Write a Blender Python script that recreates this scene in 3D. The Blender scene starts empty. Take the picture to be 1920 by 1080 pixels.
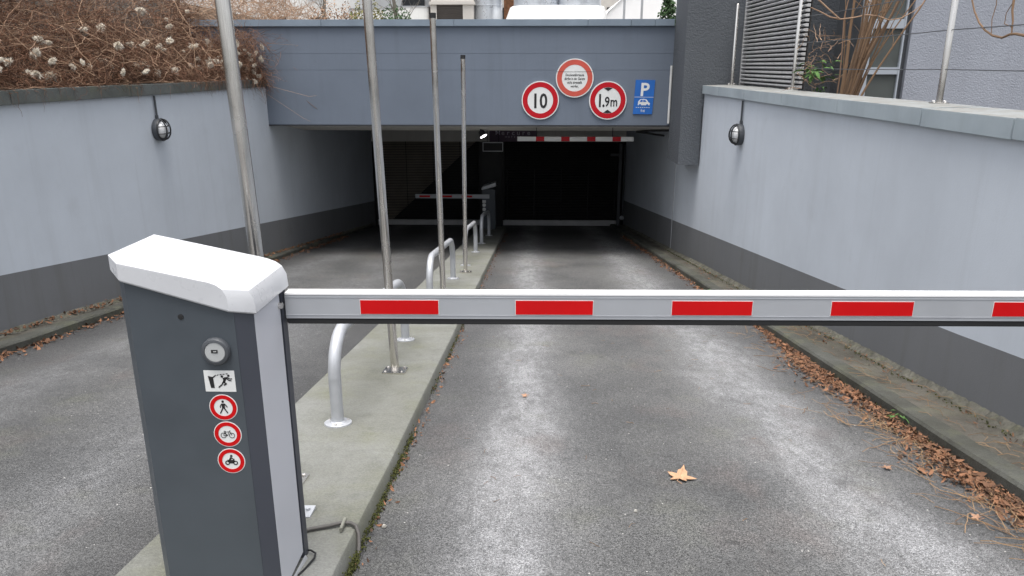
import bpy, bmesh, math, random
from mathutils import Vector, Matrix
R = math.radians
rnd = random.Random(7)
scene = bpy.context.scene
COL = scene.collection

# ------------------------------------------------------------------ camera, sky, sun, exposure
cam_data = bpy.data.cameras.new('camera')
cam = bpy.data.objects.new('camera', cam_data)
COL.objects.link(cam)
cam.location = (0, 0, 1.62)
cam.rotation_euler = (R(90 - 16.7333), 0, R(1.6215))
cam_data.sensor_width = 36
cam_data.lens = 26.006
cam_data.clip_end = 600
scene.camera = cam

SUN_EL, SUN_AZ = 79, 190          # azimuth measured clockwise from +Y
world = bpy.data.worlds.new('World')
scene.world = world
world.use_nodes = True
wn = world.node_tree.nodes
wl = world.node_tree.links
wn.clear()
w_out = wn.new('ShaderNodeOutputWorld')
w_bg = wn.new('ShaderNodeBackground')
w_hs = wn.new('ShaderNodeHueSaturation')
w_sky = wn.new('ShaderNodeTexSky')
w_sky.sky_type = 'NISHITA'
w_sky.sun_disc = False
w_sky.sun_elevation = R(SUN_EL)
w_sky.sun_rotation = R(SUN_AZ)
w_sky.air_density = 1.0
w_sky.dust_density = 6.0
w_sky.ozone_density = 1.0
w_hs.inputs['Saturation'].default_value = 0.30
w_bg.inputs['Strength'].default_value = 0.15
wl.new(w_sky.outputs[0], w_hs.inputs['Color'])
wl.new(w_hs.outputs[0], w_bg.inputs['Color'])
wl.new(w_bg.outputs[0], w_out.inputs['Surface'])

sun_data = bpy.data.lights.new('sun', 'SUN')
sun_data.energy = 1.5
sun_data.angle = R(35)
sun_data.color = (1.0, 0.97, 0.93)
sun = bpy.data.objects.new('sun', sun_data)
COL.objects.link(sun)
_a, _e = R(SUN_AZ), R(SUN_EL)
_d = Vector((math.sin(_a) * math.cos(_e), math.cos(_a) * math.cos(_e), math.sin(_e)))
sun.rotation_euler = _d.to_track_quat('Z', 'Y').to_euler()
sun.location = (-8, -12, 20)

scene.view_settings.view_transform = 'Standard'
scene.view_settings.look = 'None'
scene.view_settings.gamma = 1
scene.view_settings.use_curve_mapping = False
scene.view_settings.exposure = 0.93

# ------------------------------------------------------------------ materials
def lin(r, g, b):
    f = lambda c: (c / 255 / 12.92) if c / 255 <= 0.04045 else ((c / 255 + 0.055) / 1.055) ** 2.4
    return (f(r), f(g), f(b), 1)

class NT:
    def __init__(s, m):
        m.use_nodes = True
        s.n = m.node_tree.nodes
        s.l = m.node_tree.links
        s.bsdf = s.n['Principled BSDF']
        s.geo = s.n.new('ShaderNodeNewGeometry')
        s.pos = s.geo.outputs['Position']
    def noise(s, scale, detail=4, rough=.55, vec=None, dist=0):
        t = s.n.new('ShaderNodeTexNoise')
        t.inputs['Scale'].default_value = scale
        t.inputs['Detail'].default_value = detail
        t.inputs['Roughness'].default_value = rough
        t.inputs['Distortion'].default_value = dist
        s.l.new(vec or s.pos, t.inputs['Vector'])
        return t.outputs['Fac']
    def voro(s, scale, out='Color', vec=None, feature='F1'):
        t = s.n.new('ShaderNodeTexVoronoi')
        t.feature = feature
        t.inputs['Scale'].default_value = scale
        s.l.new(vec or s.pos, t.inputs['Vector'])
        return t.outputs[out]
    def scaled(s, v):
        t = s.n.new('ShaderNodeVectorMath'); t.operation = 'MULTIPLY'
        s.l.new(s.pos, t.inputs[0]); t.inputs[1].default_value = v
        return t.outputs[0]
    def sep(s, v=None):
        t = s.n.new('ShaderNodeSeparateXYZ'); s.l.new(v or s.pos, t.inputs[0]); return t.outputs
    def ramp(s, fac, stops):
        t = s.n.new('ShaderNodeMapRange')
        t.inputs['From Min'].default_value = stops[0]; t.inputs['From Max'].default_value = stops[1]
        t.inputs['To Min'].default_value = stops[2]; t.inputs['To Max'].default_value = stops[3]
        s.l.new(fac, t.inputs['Value'])
        return t.outputs[0]
    def math(s, op, a, b=None, c=None):
        t = s.n.new('ShaderNodeMath'); t.operation = op
        for i, v in enumerate((a, b, c)):
            if v is None: continue
            if isinstance(v, (int, float)): t.inputs[i].default_value = v
            else: s.l.new(v, t.inputs[i])
        return t.outputs[0]
    def mix(s, fac, a, b, blend='MIX'):
        t = s.n.new('ShaderNodeMix'); t.data_type = 'RGBA'; t.blend_type = blend
        for sock, v in ((t.inputs[0], fac), (t.inputs[6], a), (t.inputs[7], b)):
            if isinstance(v, (int, float)): sock.default_value = v
            elif isinstance(v, tuple): sock.default_value = v
            else: s.l.new(v, sock)
        return t.outputs[2]
    def bump(s, h, strength=.3, dist=.01):
        t = s.n.new('ShaderNodeBump')
        t.inputs['Strength'].default_value = strength
        t.inputs['Distance'].default_value = dist
        s.l.new(h, t.inputs['Height'])
        s.l.new(t.outputs[0], s.bsdf.inputs['Normal'])
    def color(s, c): s.l.new(c, s.bsdf.inputs['Base Color'])
    def rough(s, c):
        if isinstance(c, (int, float)): s.bsdf.inputs['Roughness'].default_value = c
        else: s.l.new(c, s.bsdf.inputs['Roughness'])

MATS = {}
def c4(c): return tuple(c) if len(c) == 4 else tuple(c) + (1,)

def mat(name, col, rough=.6, metal=0, var=.12, scale=3.0, bump=0, bscale=60, bdist=.004, spec=.5):
    if name in MATS: return MATS[name]
    m = bpy.data.materials.new(name)
    t = NT(m)
    col = c4(col)
    n1 = t.noise(scale, 6)
    f = t.ramp(n1, (.3, .7, 1 - var, 1 + var))
    hs = t.n.new('ShaderNodeHueSaturation')
    hs.inputs['Color'].default_value = col
    t.l.new(f, hs.inputs['Value'])
    t.color(hs.outputs[0])
    t.rough(t.ramp(t.noise(scale * 4, 3), (.3, .7, max(.02, rough - .06), min(1, rough + .06))))
    t.bsdf.inputs['Metallic'].default_value = metal
    t.bsdf.inputs['Specular IOR Level'].default_value = spec
    if bump: t.bump(t.noise(bscale, 5, .6), bump, bdist)
    MATS[name] = m
    return m

def mat_wall(name, col, dirt, streak=.5, bump=.25, bscale=90, bdist=.004, big=.08):
    m = bpy.data.materials.new(name); t = NT(m)
    col, dirt = c4(col), c4(dirt)
    a = t.noise(.55, 5, .6)
    base = t.mix(t.ramp(a, (.35, .7, 0, 1)), tuple(c * (1 + big) for c in col[:3]) + (1,), tuple(c * (1 - big) for c in col[:3]) + (1,))
    st = t.noise(1.0, 5, .65, t.scaled((5.5, 5.5, .35)))
    k = t.math('MULTIPLY', t.ramp(st, (.52, .78, 0, 1)), streak)
    sm = t.noise(24, 4, .7)
    k2 = t.math('MULTIPLY', t.ramp(sm, (.6, .8, 0, 1)), .16)
    drip = t.noise(1.0, 4, .7, t.scaled((22, 22, .5)))
    k3 = t.math('MULTIPLY', t.ramp(drip, (.62, .80, 0, 1)), streak * .7)
    base = t.mix(k3, base, tuple(c * .82 for c in dirt[:3]) + (1,))
    blot = t.math('MULTIPLY', t.ramp(t.noise(1.9, 6, .7), (.58, .70, 0, 1)), .22)
    base = t.mix(blot, base, dirt)
    base = t.mix(k, base, dirt)
    base = t.mix(k2, base, dirt)
    t.color(base)
    t.rough(.78)
    t.bsdf.inputs['Specular IOR Level'].default_value = .25
    t.bump(t.noise(bscale, 5, .6), bump, bdist)
    MATS[name] = m
    return m

def mat_asphalt():
    m = bpy.data.materials.new('asphalt'); t = NT(m)
    x = t.sep()[0]
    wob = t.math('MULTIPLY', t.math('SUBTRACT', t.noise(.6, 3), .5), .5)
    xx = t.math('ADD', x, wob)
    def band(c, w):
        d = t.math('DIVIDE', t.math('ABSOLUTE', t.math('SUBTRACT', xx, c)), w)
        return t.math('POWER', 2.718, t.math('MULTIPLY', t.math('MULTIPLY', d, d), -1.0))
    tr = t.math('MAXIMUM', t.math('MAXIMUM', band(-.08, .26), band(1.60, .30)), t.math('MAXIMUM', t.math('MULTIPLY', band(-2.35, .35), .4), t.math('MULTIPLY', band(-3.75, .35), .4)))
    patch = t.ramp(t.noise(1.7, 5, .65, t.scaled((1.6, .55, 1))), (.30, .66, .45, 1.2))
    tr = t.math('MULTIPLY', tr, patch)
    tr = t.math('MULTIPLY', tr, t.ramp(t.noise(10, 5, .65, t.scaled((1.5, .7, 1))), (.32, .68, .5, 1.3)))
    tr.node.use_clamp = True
    cells = t.voro(125)                      # aggregate grains
    g = t.n.new('ShaderNodeSeparateColor'); t.l.new(cells, g.inputs[0])
    fine = t.voro(290); gf = t.n.new('ShaderNodeSeparateColor'); t.l.new(fine, gf.inputs[0])
    grain = t.math('MULTIPLY', t.ramp(g.outputs[0], (0, 1, .74, 1.26)), t.ramp(gf.outputs[0], (0, 1, .22, 1.78)))
    big = t.noise(1.1, 6, .62)
    dark = t.mix(t.ramp(big, (.40, .62, 0, 1)), (.066, .067, .067, 1), (.106, .106, .104, 1))
    worn_sheen = t.mix(tr, dark, (.235, .237, .242, 1))  # paler wheel tracks: polished wear plus sky sheen painted into the colour
    rust = t.ramp(t.noise(1.3, 5, .6, t.scaled((1, .7, 1))), (.56, .72, 0, .5))
    worn_sheen = t.mix(rust, worn_sheen, (.125, .098, .090, 1))
    moss = t.math('MULTIPLY', t.ramp(t.noise(2.1, 5, .6), (.56, .72, 0, 1)), .35)
    worn_sheen = t.mix(moss, worn_sheen, (.118, .122, .09, 1))
    spots = t.ramp(t.noise(.9, 4, .7), (.60, .66, 0, .42))
    worn_sheen = t.mix(spots, worn_sheen, (.065, .065, .066, 1))
    oil = t.math('MULTIPLY', band(.72, .5), t.ramp(t.noise(7, 3, .6), (.66, .72, 0, .55)))
    worn_sheen = t.mix(oil, worn_sheen, (.035, .034, .033, 1))
    damp = t.math('MAXIMUM', t.math('MAXIMUM', band(2.35, .42), band(-.78, .36)), t.math('MAXIMUM', band(-1.6, .3), band(-4.5, .45)))
    damp = t.math('MAXIMUM', damp, t.math('MULTIPLY', band(.78, .36), .38))
    worn_sheen = t.mix(t.math('MULTIPLY', damp, .62), worn_sheen, (.048, .048, .049, 1))
    lane = t.ramp(x, (-1.7, -1.2, .74, 1.0)); lane.node.clamp = True
    grain = t.math('MULTIPLY', grain, lane)
    mul = t.n.new('ShaderNodeVectorMath'); mul.operation = 'SCALE'
    t.l.new(worn_sheen, mul.inputs[0]); t.l.new(grain, mul.inputs['Scale'])
    specks = t.voro(42); g2 = t.n.new('ShaderNodeSeparateColor'); t.l.new(specks, g2.inputs[0])
    dist = t.voro(42, 'Distance')
    sk = t.math('MULTIPLY', t.math('GREATER_THAN', g2.outputs[1], .975), t.math('LESS_THAN', dist, .17))
    col = t.mix(t.math('MULTIPLY', sk, .8), mul.outputs[0], (.50, .49, .46, 1))
    t.color(col)
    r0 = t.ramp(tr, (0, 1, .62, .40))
    rr = t.math('ADD', r0, t.math('MULTIPLY', t.math('SUBTRACT', g.outputs[1], .5), .22))
    t.rough(rr)
    t.bsdf.inputs['Specular IOR Level'].default_value = .55
    h = t.math('ADD', t.math('MULTIPLY', g.outputs[2], .6), t.math('MULTIPLY', t.noise(260, 3), .6))
    t.bump(h, .6, .004)
    MATS['asphalt'] = m
    return m

def mat_concrete(name, col, stain, moss=0.0, sc=1.0, bs=.35, bd=.006):
    m = bpy.data.materials.new(name); t = NT(m)
    a = t.noise(1.3 * sc, 7, .62)
    base = t.mix(t.ramp(a, (.35, .68, 0, 1)), c4(col), c4(stain))
    b = t.noise(9 * sc, 6, .7)
    base = t.mix(t.math('MULTIPLY', t.ramp(b, (.5, .75, 0, 1)), .45), base, tuple(c * .62 for c in stain[:3]) + (1,))
    if moss:
        k = t.math('MULTIPLY', t.ramp(t.noise(2.3 * sc, 5, .65), (.5, .7, 0, 1)), moss)
        base = t.mix(k, base, (.14, .145, .085, 1))
    v = t.voro(150); g = t.n.new('ShaderNodeSeparateColor'); t.l.new(v, g.inputs[0])
    mul = t.n.new('ShaderNodeVectorMath'); mul.operation = 'SCALE'
    t.l.new(base, mul.inputs[0]); t.l.new(t.ramp(g.outputs[0], (0, 1, .86, 1.14)), mul.inputs['Scale'])
    t.color(mul.outputs[0])
    t.rough(t.ramp(a, (.3, .7, .62, .8)))
    t.bsdf.inputs['Specular IOR Level'].default_value = .35
    t.bump(t.noise(70 if bs < .5 else 28, 8, .75), bs, bd)
    MATS[name] = m
    return m

def mat_brushed(name, col=(.70, .675, .64), rough=.21):
    m = bpy.data.materials.new(name); t = NT(m)
    n = t.noise(30, 4, .6, t.scaled((8, 8, .25)))
    f = t.mix(t.ramp(n, (.3, .7, 0, 1)), tuple(c * .86 for c in col) + (1,), tuple(min(1, c * 1.1) for c in col) + (1,))
    t.color(f)
    t.rough(t.ramp(t.noise(6, 4), (.3, .7, rough - .05, rough + .1)))
    t.bsdf.inputs['Metallic'].default_value = 1
    MATS[name] = m
    return m

def mat_twig(name, c1, c2):
    m = bpy.data.materials.new(name); t = NT(m)
    n = t.n.new('ShaderNodeTexWhiteNoise')
    geo = t.geo.outputs['Random Per Island']
    n.noise_dimensions = '1D'
    t.l.new(geo, n.inputs['W'])
    t.color(t.mix(n.outputs['Value'], c4(c1), c4(c2)))
    t.rough(.85)
    t.bsdf.inputs['Specular IOR Level'].default_value = .2
    MATS[name] = m
    return m

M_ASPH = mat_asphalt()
M_ISL = mat_concrete('island_concrete', (.188, .192, .180), (.128, .130, .110), .38)
M_KERB = mat_concrete('kerb_concrete', (.085, .087, .077), (.045, .045, .036), .5, 1.5, .8, .016)
M_PAVE = mat_concrete('pavement_concrete', (.125, .116, .097), (.048, .044, .035), .35, 1.6, .9, .022)
M_ROUGH = mat_concrete('rough_mortar', (.125, .12, .10), (.06, .058, .045), .5, 5)
M_WALL_L = mat_wall('lavender_grey_render', (.515, .555, .605), (.40, .425, .455), .30)
M_WALL_R = MATS['lavender_grey_render']
M_PLINTH = mat_wall('dark_grey_plinth_paint', (.160, .165, .172), (.125, .125, .115), .5, .3)
M_FASC = mat_wall('slate_grey_fascia_paint', (.135, .160, .200), (.105, .122, .148), .35, .12, 40)
M_SOFF = mat_wall('soffit_concrete', (.60, .58, .54), (.42, .40, .37), .5)
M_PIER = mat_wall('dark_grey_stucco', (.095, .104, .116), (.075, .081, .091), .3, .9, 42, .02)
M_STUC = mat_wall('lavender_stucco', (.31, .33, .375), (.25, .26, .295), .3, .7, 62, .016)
M_ZINC = mat('zinc_coping', (.335, .38, .405), .6, .05, .16, 2.2, .05)
def mat_coping():
    m = bpy.data.materials.new('weathered_zinc_coping'); t = NT(m)
    n = t.noise(2.2, 6); st = t.noise(1.0, 5, .65, t.scaled((9, 9, .8)))
    base = t.mix(t.ramp(n, (.3, .7, 0, 1)), (.37, .425, .455, 1), (.29, .335, .365, 1))
    base = t.mix(t.math('MULTIPLY', t.ramp(st, (.5, .75, 0, 1)), .35), base, (.25, .285, .30, 1))
    nz = t.sep(t.geo.outputs['Normal'])[2]
    dirt = t.math('MULTIPLY', t.math('GREATER_THAN', nz, .7), t.ramp(t.noise(6, 6, .7), (.3, .6, .45, 1)))
    t.color(t.mix(dirt, base, (.185, .18, .165, 1)))
    t.rough(.62)
    t.bump(t.noise(40, 4), .08, .004)
    return m
M_COPE = mat_coping()
M_ZINCF = mat('fascia_coping_zinc', (.19, .235, .285), .5, .1, .14, 2.2, .05)
M_ZINCL = mat_concrete('weathered_dark_coping', (.12, .13, .125), (.075, .08, .072), .5)
M_STEEL = mat_brushed('brushed_stainless')
M_GALV = mat('galvanised_paint', (.43, .445, .47), .36, .3, .10, 9)
M_SCRAP = mat('dirty_paper', (.36, .35, .32), .8, 0, .2, 60)
M_CLIP = mat('dull_strap', (.20, .20, .17), .6, .2, .2, 9)
M_BLACK = mat('black_rubber', (.012, .012, .013), .55, 0, .2)
M_CAB = mat('slate_grey_powder_coat', (.056, .067, .079), .42, 0, .09, 5, .06, 300, .001)
M_CABD = mat('dark_violet_grey_coat', (.048, .053, .068), .42, 0, .05, 2)
M_WHITE = mat('white_enamel', (.50, .51, .53), .3, 0, .06, 7)
M_CABW = mat('pale_grey_aluminium_panel', (.55, .565, .61), .4, .0, .04, 2)
M_ALU = mat('barrier_aluminium', (.37, .385, .41), .4, .2, .05, 5)
M_ALULIT = mat('barrier_lit_top', (.78, .78, .78), .4, 0, .04, 4)  # whiter than the arm, to paint in the light on its top
M_RED = mat('signal_red_film', (.50, .003, .005), .45, 0, .06, 6, spec=.2)
M_SRED = mat('sign_red', (.43, .006, .014), .45, 0, .06, 6, spec=.25)
M_FRED = mat('faded_sign_red', (.50, .075, .05), .5, 0, .08, 6)
M_SWHITE = mat('sign_white', (.66, .67, .66), .45, 0, .05, 5)
M_SBLACK = mat('sign_black', (.01, .01, .011), .5, 0, .05)
M_BLUE = mat('sign_blue', (.012, .115, .42), .45, 0, .08, 4)
M_GUARD = mat('lamp_guard_black', (.02, .021, .024), .45, 0, .1)
M_BULK = mat('lamp_body_grey', (.055, .06, .068), .5, 0, .1)
M_OPAL = mat('opal_glass', (.72, .73, .74), .15, 0, .12, 14)
M_CABLE = mat('grey_cable_sheath', (.085, .08, .075), .6, 0, .15)
M_DARK = mat('garage_dark_metal', (.014, .014, .015), .55, .3, .2)
M_INT = mat('garage_interior_concrete', (.36, .31, .25), .9, 0, .2, 1.5)
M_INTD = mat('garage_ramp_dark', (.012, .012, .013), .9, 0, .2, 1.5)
M_DBAR = mat('door_bar_alloy', (.42, .42, .42), .5, .2, .1, 5)
M_SOIL = mat('dark_soil', (.035, .027, .02), .95, 0, .35, 9, .6, 30, .03)
M_LITTER = mat_twig('dead_leaves', (.25, .125, .07), (.05, .033, .025))
M_NEEDLE = mat_twig('dry_stalks', (.30, .20, .115), (.15, .09, .055))
M_VINE = mat_twig('dry_vine_twigs', (.215, .115, .072), (.058, .033, .024))
M_VINE2 = mat_twig('pale_vine_twigs', (.36, .245, .165), (.20, .125, .085))
M_TAN = mat_twig('tan_bush_twigs', (.42, .30, .21), (.26, .17, .12))
M_FLUFF = mat('seed_fluff', (.62, .57, .49), .95, 0, .1, 20)
M_LEAF = mat('plane_leaf', (.40, .235, .135), .7, 0, .2, 25, .3, 120, .002)
M_LEAFB = mat('brown_leaf', (.30, .17, .105), .75, 0, .2, 25)
M_MOSS = mat_twig('moss_green', (.075, .08, .022), (.032, .036, .014))
M_BARK = mat_twig('shrub_bark', (.24, .155, .095), (.12, .08, .055))
M_BARKG = mat('grey_bark', (.15, .135, .115), .9, 0, .3, 12, .5, 60, .01)
M_GREEN = mat_twig('fresh_green_leaf', (.10, .19, .06), (.05, .11, .035))
M_CONIF = mat_twig('conifer_green', (.055, .10, .04), (.025, .05, .022))
M_HEDGE = mat_twig('hedge_leaf', (.20, .17, .06), (.08, .10, .035))
M_BWHITE = mat_wall('white_facade', (.72, .72, .70), (.55, .55, .53), .2)
M_GLASS = mat('dark_window_glass', (.03, .035, .04), .12, 0, .1)
M_PANE = mat('grey_green_pane', (.085, .095, .092), .12, 0, .06)
M_FRAME = mat('pale_blue_grey_frame', (.36, .395, .44), .45, 0, .05)
M_LOUV = mat('galvanised_louvre', (.60, .60, .60), .36, .5, .12, 8)
M_LOUVB = mat('louvre_backing', (.035, .034, .034), .7, .1, .1)
M_BEIGE = mat('beige_vent_box', (.50, .475, .44), .6, 0, .06)
M_SHUT = mat('brown_grey_shutter', (.10, .088, .082), .55, .1, .08)
M_DUCT = mat('satin_steel_duct', (.60, .63, .67), .32, .7, .06, 2)
M_RUST = mat('rusty_brown_core', (.28, .13, .065), .9, 0, .4, 14)
M_PWHITE = mat('white_glazed_plinth', (.60, .60, .59), .4, 0, .1)
M_TENT = mat('white_membrane', (.82, .82, .82), .5, 0, .02)
M_TERR = mat('terrace_paving', (.22, .215, .2), .85, 0, .15)
M_BOARD = mat('purple_sign_panel', (.10, .055, .10), .5, 0, .08)
M_LETTER = mat('lilac_lettering', (.62, .55, .66), .5, 0, .05)
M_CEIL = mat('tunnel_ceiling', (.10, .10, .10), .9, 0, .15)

# ------------------------------------------------------------------ mesh helpers
WL = {}                                       # world location of every object built here

class MB:
    def __init__(s): s.v = []; s.f = []; s.smooth = False
    def add(s, vs, fs):
        o = len(s.v); s.v += [tuple(v) for v in vs]; s.f += [tuple(i + o for i in f) for f in fs]; return s
    def box(s, x0, x1, y0, y1, z0, z1):
        v = [(x0, y0, z0), (x1, y0, z0), (x1, y1, z0), (x0, y1, z0), (x0, y0, z1), (x1, y0, z1), (x1, y1, z1), (x0, y1, z1)]
        return s.add(v, [(0, 3, 2, 1), (4, 5, 6, 7), (0, 1, 5, 4), (1, 2, 6, 5), (2, 3, 7, 6), (3, 0, 4, 7)])
    def hexa(s, v):                           # 4 bottom, 4 top, both counter-clockwise from above
        return s.add(v, [(0, 3, 2, 1), (4, 5, 6, 7), (0, 1, 5, 4), (1, 2, 6, 5), (2, 3, 7, 6), (3, 0, 4, 7)])
    def prism(s, lo, hi):                     # two matching loops
        n = len(lo)
        return s.add(list(lo) + list(hi), [tuple(range(n - 1, -1, -1)), tuple(range(n, 2 * n))] + [(i, (i + 1) % n, n + (i + 1) % n, n + i) for i in range(n)])
    def loft(s, loops, cap=True):
        n = len(loops[0]); v = [p for l in loops for p in l]; f = []
        for k in range(len(loops) - 1):
            f += [(k * n + i, k * n + (i + 1) % n, (k + 1) * n + (i + 1) % n, (k + 1) * n + i) for i in range(n)]
        if cap: f += [tuple(range(n - 1, -1, -1)), tuple(range((len(loops) - 1) * n, len(loops) * n))]
        return s.add(v, f)
    def tube(s, pts, rad, n=12, cap=True):
        pts = [Vector(p) for p in pts]
        if not hasattr(rad, '__len__'): rad = [rad] * len(pts)
        up = None; loops = []
        for i, p in enumerate(pts):
            d = (pts[min(i + 1, len(pts) - 1)] - pts[max(i - 1, 0)])
            if d.length < 1e-9: d = Vector((0, 0, 1))
            d.normalize()
            if up is None:
                up = d.orthogonal().normalized()
            up = (up - d * up.dot(d))
            if up.length < 1e-6: up = d.orthogonal()
            up.normalize(); w = d.cross(up)
            loops.append([p + (up * math.cos(2 * math.pi * k / n) + w * math.sin(2 * math.pi * k / n)) * rad[i] for k in range(n)])
        return s.loft(loops, cap)
    def lathe(s, origin, axis, prof, n=24):   # prof: (distance along axis, radius)
        a = Vector(axis).normalized(); u = a.orthogonal().normalized(); w = a.cross(u); o = Vector(origin)
        loops = [[o + a * h + (u * math.cos(2 * math.pi * k / n) + w * math.sin(2 * math.pi * k / n)) * max(r, 1e-4) for k in range(n)] for h, r in prof]
        return s.loft(loops, True)
    def torus(s, c, axis, r, t, n=28, m=8):
        a = Vector(axis).normalized(); u = a.orthogonal().normalized(); w = a.cross(u); c = Vector(c); v = []; f = []
        for i in range(n):
            th = 2 * math.pi * i / n; d = u * math.cos(th) + w * math.sin(th)
            for j in range(m):
                ph = 2 * math.pi * j / m
                v.append(c + d * (r + t * math.cos(ph)) + a * t * math.sin(ph))
        for i in range(n):
            for j in range(m):
                f.append((i * m + j, ((i + 1) % n) * m + j, ((i + 1) % n) * m + (j + 1) % m, i * m + (j + 1) % m))
        return s.add(v, f)
    def build(s, name, material, parent=None, smooth=False, bevel=0, kind=None, label=None, origin=None, weld=False, sharp=40):
        vs = s.v
        xs = [v[0] for v in vs]; ys = [v[1] for v in vs]; zs = [v[2] for v in vs]
        c = Vector(origin) if origin else Vector(((min(xs) + max(xs)) / 2, (min(ys) + max(ys)) / 2, min(zs)))
        me = bpy.data.meshes.new(name)
        me.from_pydata([(v[0] - c.x, v[1] - c.y, v[2] - c.z) for v in vs], [], s.f)
        me.validate(); me.update()
        if bevel:
            bm = bmesh.new(); bm.from_mesh(me)
            if weld: bmesh.ops.remove_doubles(bm, verts=bm.verts, dist=1e-5)
            es = [e for e in bm.edges if len(e.link_faces) == 2 and e.calc_face_angle(0) > .5]
            bmesh.ops.bevel(bm, geom=es, offset=bevel, segments=2, affect='EDGES', clamp_overlap=True)
            bm.to_mesh(me); bm.free()
        if smooth:
            for p in me.polygons: p.use_smooth = True
            try: me.set_sharp_from_angle(angle=R(sharp))
            except Exception: pass
        me.materials.append(material)
        o = bpy.data.objects.new(name, me)
        COL.objects.link(o)
        place(o, c, parent)
        if kind: o['kind'] = kind
        if label: o['label'] = label
        return o

def place(o, world, parent=None):
    world = Vector(world)
    WL[o.name] = world
    if parent:
        o.parent = parent
        o.location = world - WL[parent.name]
    else:
        o.location = world

def thing(name, label, cat, loc, group=None):
    o = bpy.data.objects.new(name, None)
    o.empty_display_size = .2
    COL.objects.link(o)
    place(o, loc)
    o['label'] = label; o['category'] = cat
    if group: o['group'] = group
    return o

def tag(o, label, cat=None, group=None, kind=None):
    o['label'] = label
    if cat: o['category'] = cat
    if group: o['group'] = group
    if kind: o['kind'] = kind
    return o

def share(src, name, world, parent, rot=(0, 0, 0), scale=(1, 1, 1)):
    o = bpy.data.objects.new(name, src.data)
    COL.objects.link(o)
    place(o, world, parent)
    o.rotation_euler = rot; o.scale = scale
    return o

G = 0.1334
def ramp_z(y): return -G * max(y, 0.0)
def lerp(a, b, t): return a + (b - a) * t

# flat drawing on a plane: u (right), v (up), n (towards the viewer)
class Flat:
    def __init__(s, o, u, v):
        s.o = Vector(o); s.u = Vector(u).normalized(); s.v = Vector(v).normalized(); s.n = s.u.cross(s.v)
    def p(s, a, b, w=0): return s.o + s.u * a + s.v * b + s.n * w
    def poly(s, mb, pts, w0, w1):
        mb.prism([s.p(a, b, w0) for a, b in pts], [s.p(a, b, w1) for a, b in pts])
    def disc(s, mb, c, r, w0, w1, n=40, ry=None):
        ry = ry or r
        s.poly(mb, [(c[0] + r * math.cos(2 * math.pi * k / n), c[1] + ry * math.sin(2 * math.pi * k / n)) for k in range(n)], w0, w1)
    def ring(s, mb, c, r0, r1, w0, w1, n=40):
        v = []; f = []
        for k in range(n):
            a = 2 * math.pi * k / n; ca, sa = math.cos(a), math.sin(a)
            v += [s.p(c[0] + r0 * ca, c[1] + r0 * sa, w0), s.p(c[0] + r1 * ca, c[1] + r1 * sa, w0), s.p(c[0] + r1 * ca, c[1] + r1 * sa, w1), s.p(c[0] + r0 * ca, c[1] + r0 * sa, w1)]
        for k in range(n):
            a = 4 * k; b = 4 * ((k + 1) % n)
            f += [(a + 3, a + 2, b + 2, b + 3), (a + 2, a + 1, b + 1, b + 2), (a, a + 3, b + 3, b)]
        mb.add(v, f)
    def line(s, mb, p, q, t, w0, w1):
        d = Vector((q[0] - p[0], q[1] - p[1])); d.normalize(); n = Vector((-d.y, d.x)) * t / 2
        s.poly(mb, [(p[0] - n.x, p[1] - n.y), (q[0] - n.x, q[1] - n.y), (q[0] + n.x, q[1] + n.y), (p[0] + n.x, p[1] + n.y)], w0, w1)
    def path(s, mb, pts, t, w0, w1):
        for a, b in zip(pts[:-1], pts[1:]): s.line(mb, a, b, t, w0, w1)
    def text(s, mb, body, c, h, w, cond=1.0, bold=0.0, spacing=1.0):
        cu = bpy.data.curves.new('lettering', 'FONT')
        cu.body = body; cu.size = 1; cu.align_x = 'CENTER'; cu.offset = bold; cu.space_character = spacing
        cu.resolution_u = 3
        ob = bpy.data.objects.new('lettering', cu)
        COL.objects.link(ob)
        dg = bpy.context.evaluated_depsgraph_get()
        me = bpy.data.meshes.new_from_object(ob.evaluated_get(dg))
        k = h / .73
        mb.add([s.p(c[0] + v.co.x * k * cond, c[1] + v.co.y * k - h / 2, w) for v in me.vertices], [tuple(p.vertices) for p in me.polygons])
        bpy.data.objects.remove(ob); bpy.data.meshes.remove(me); bpy.data.curves.remove(cu)

# ------------------------------------------------------------------ the setting: ramp, island, kerbs, banks, terrace
def wall_lx(y): return -5.08 + .0315 * y       # foot of the left wall
def wall_rx(y): return 2.985 - .0225 * y       # foot of the right wall
def kerb_lx(y): return -4.62 + .009 * y
def kerb_rx(y): return 2.44 - .012 * y
def isl_r(y): return -.74 + .0018 * y
def isl_l(y): return -1.605 + .0105 * y

def strip(fx0, fx1, dz0, dz1, ys):
    """a top sheet between two lines along the ramp"""
    mb = MB(); v = []; f = []
    for y in ys: v += [(fx0(y), y, ramp_z(y) + dz0), (fx1(y), y, ramp_z(y) + dz1)]
    for i in range(len(ys) - 1): f.append((2 * i, 2 * i + 1, 2 * i + 3, 2 * i + 2))
    return mb.add(v, f)

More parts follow.
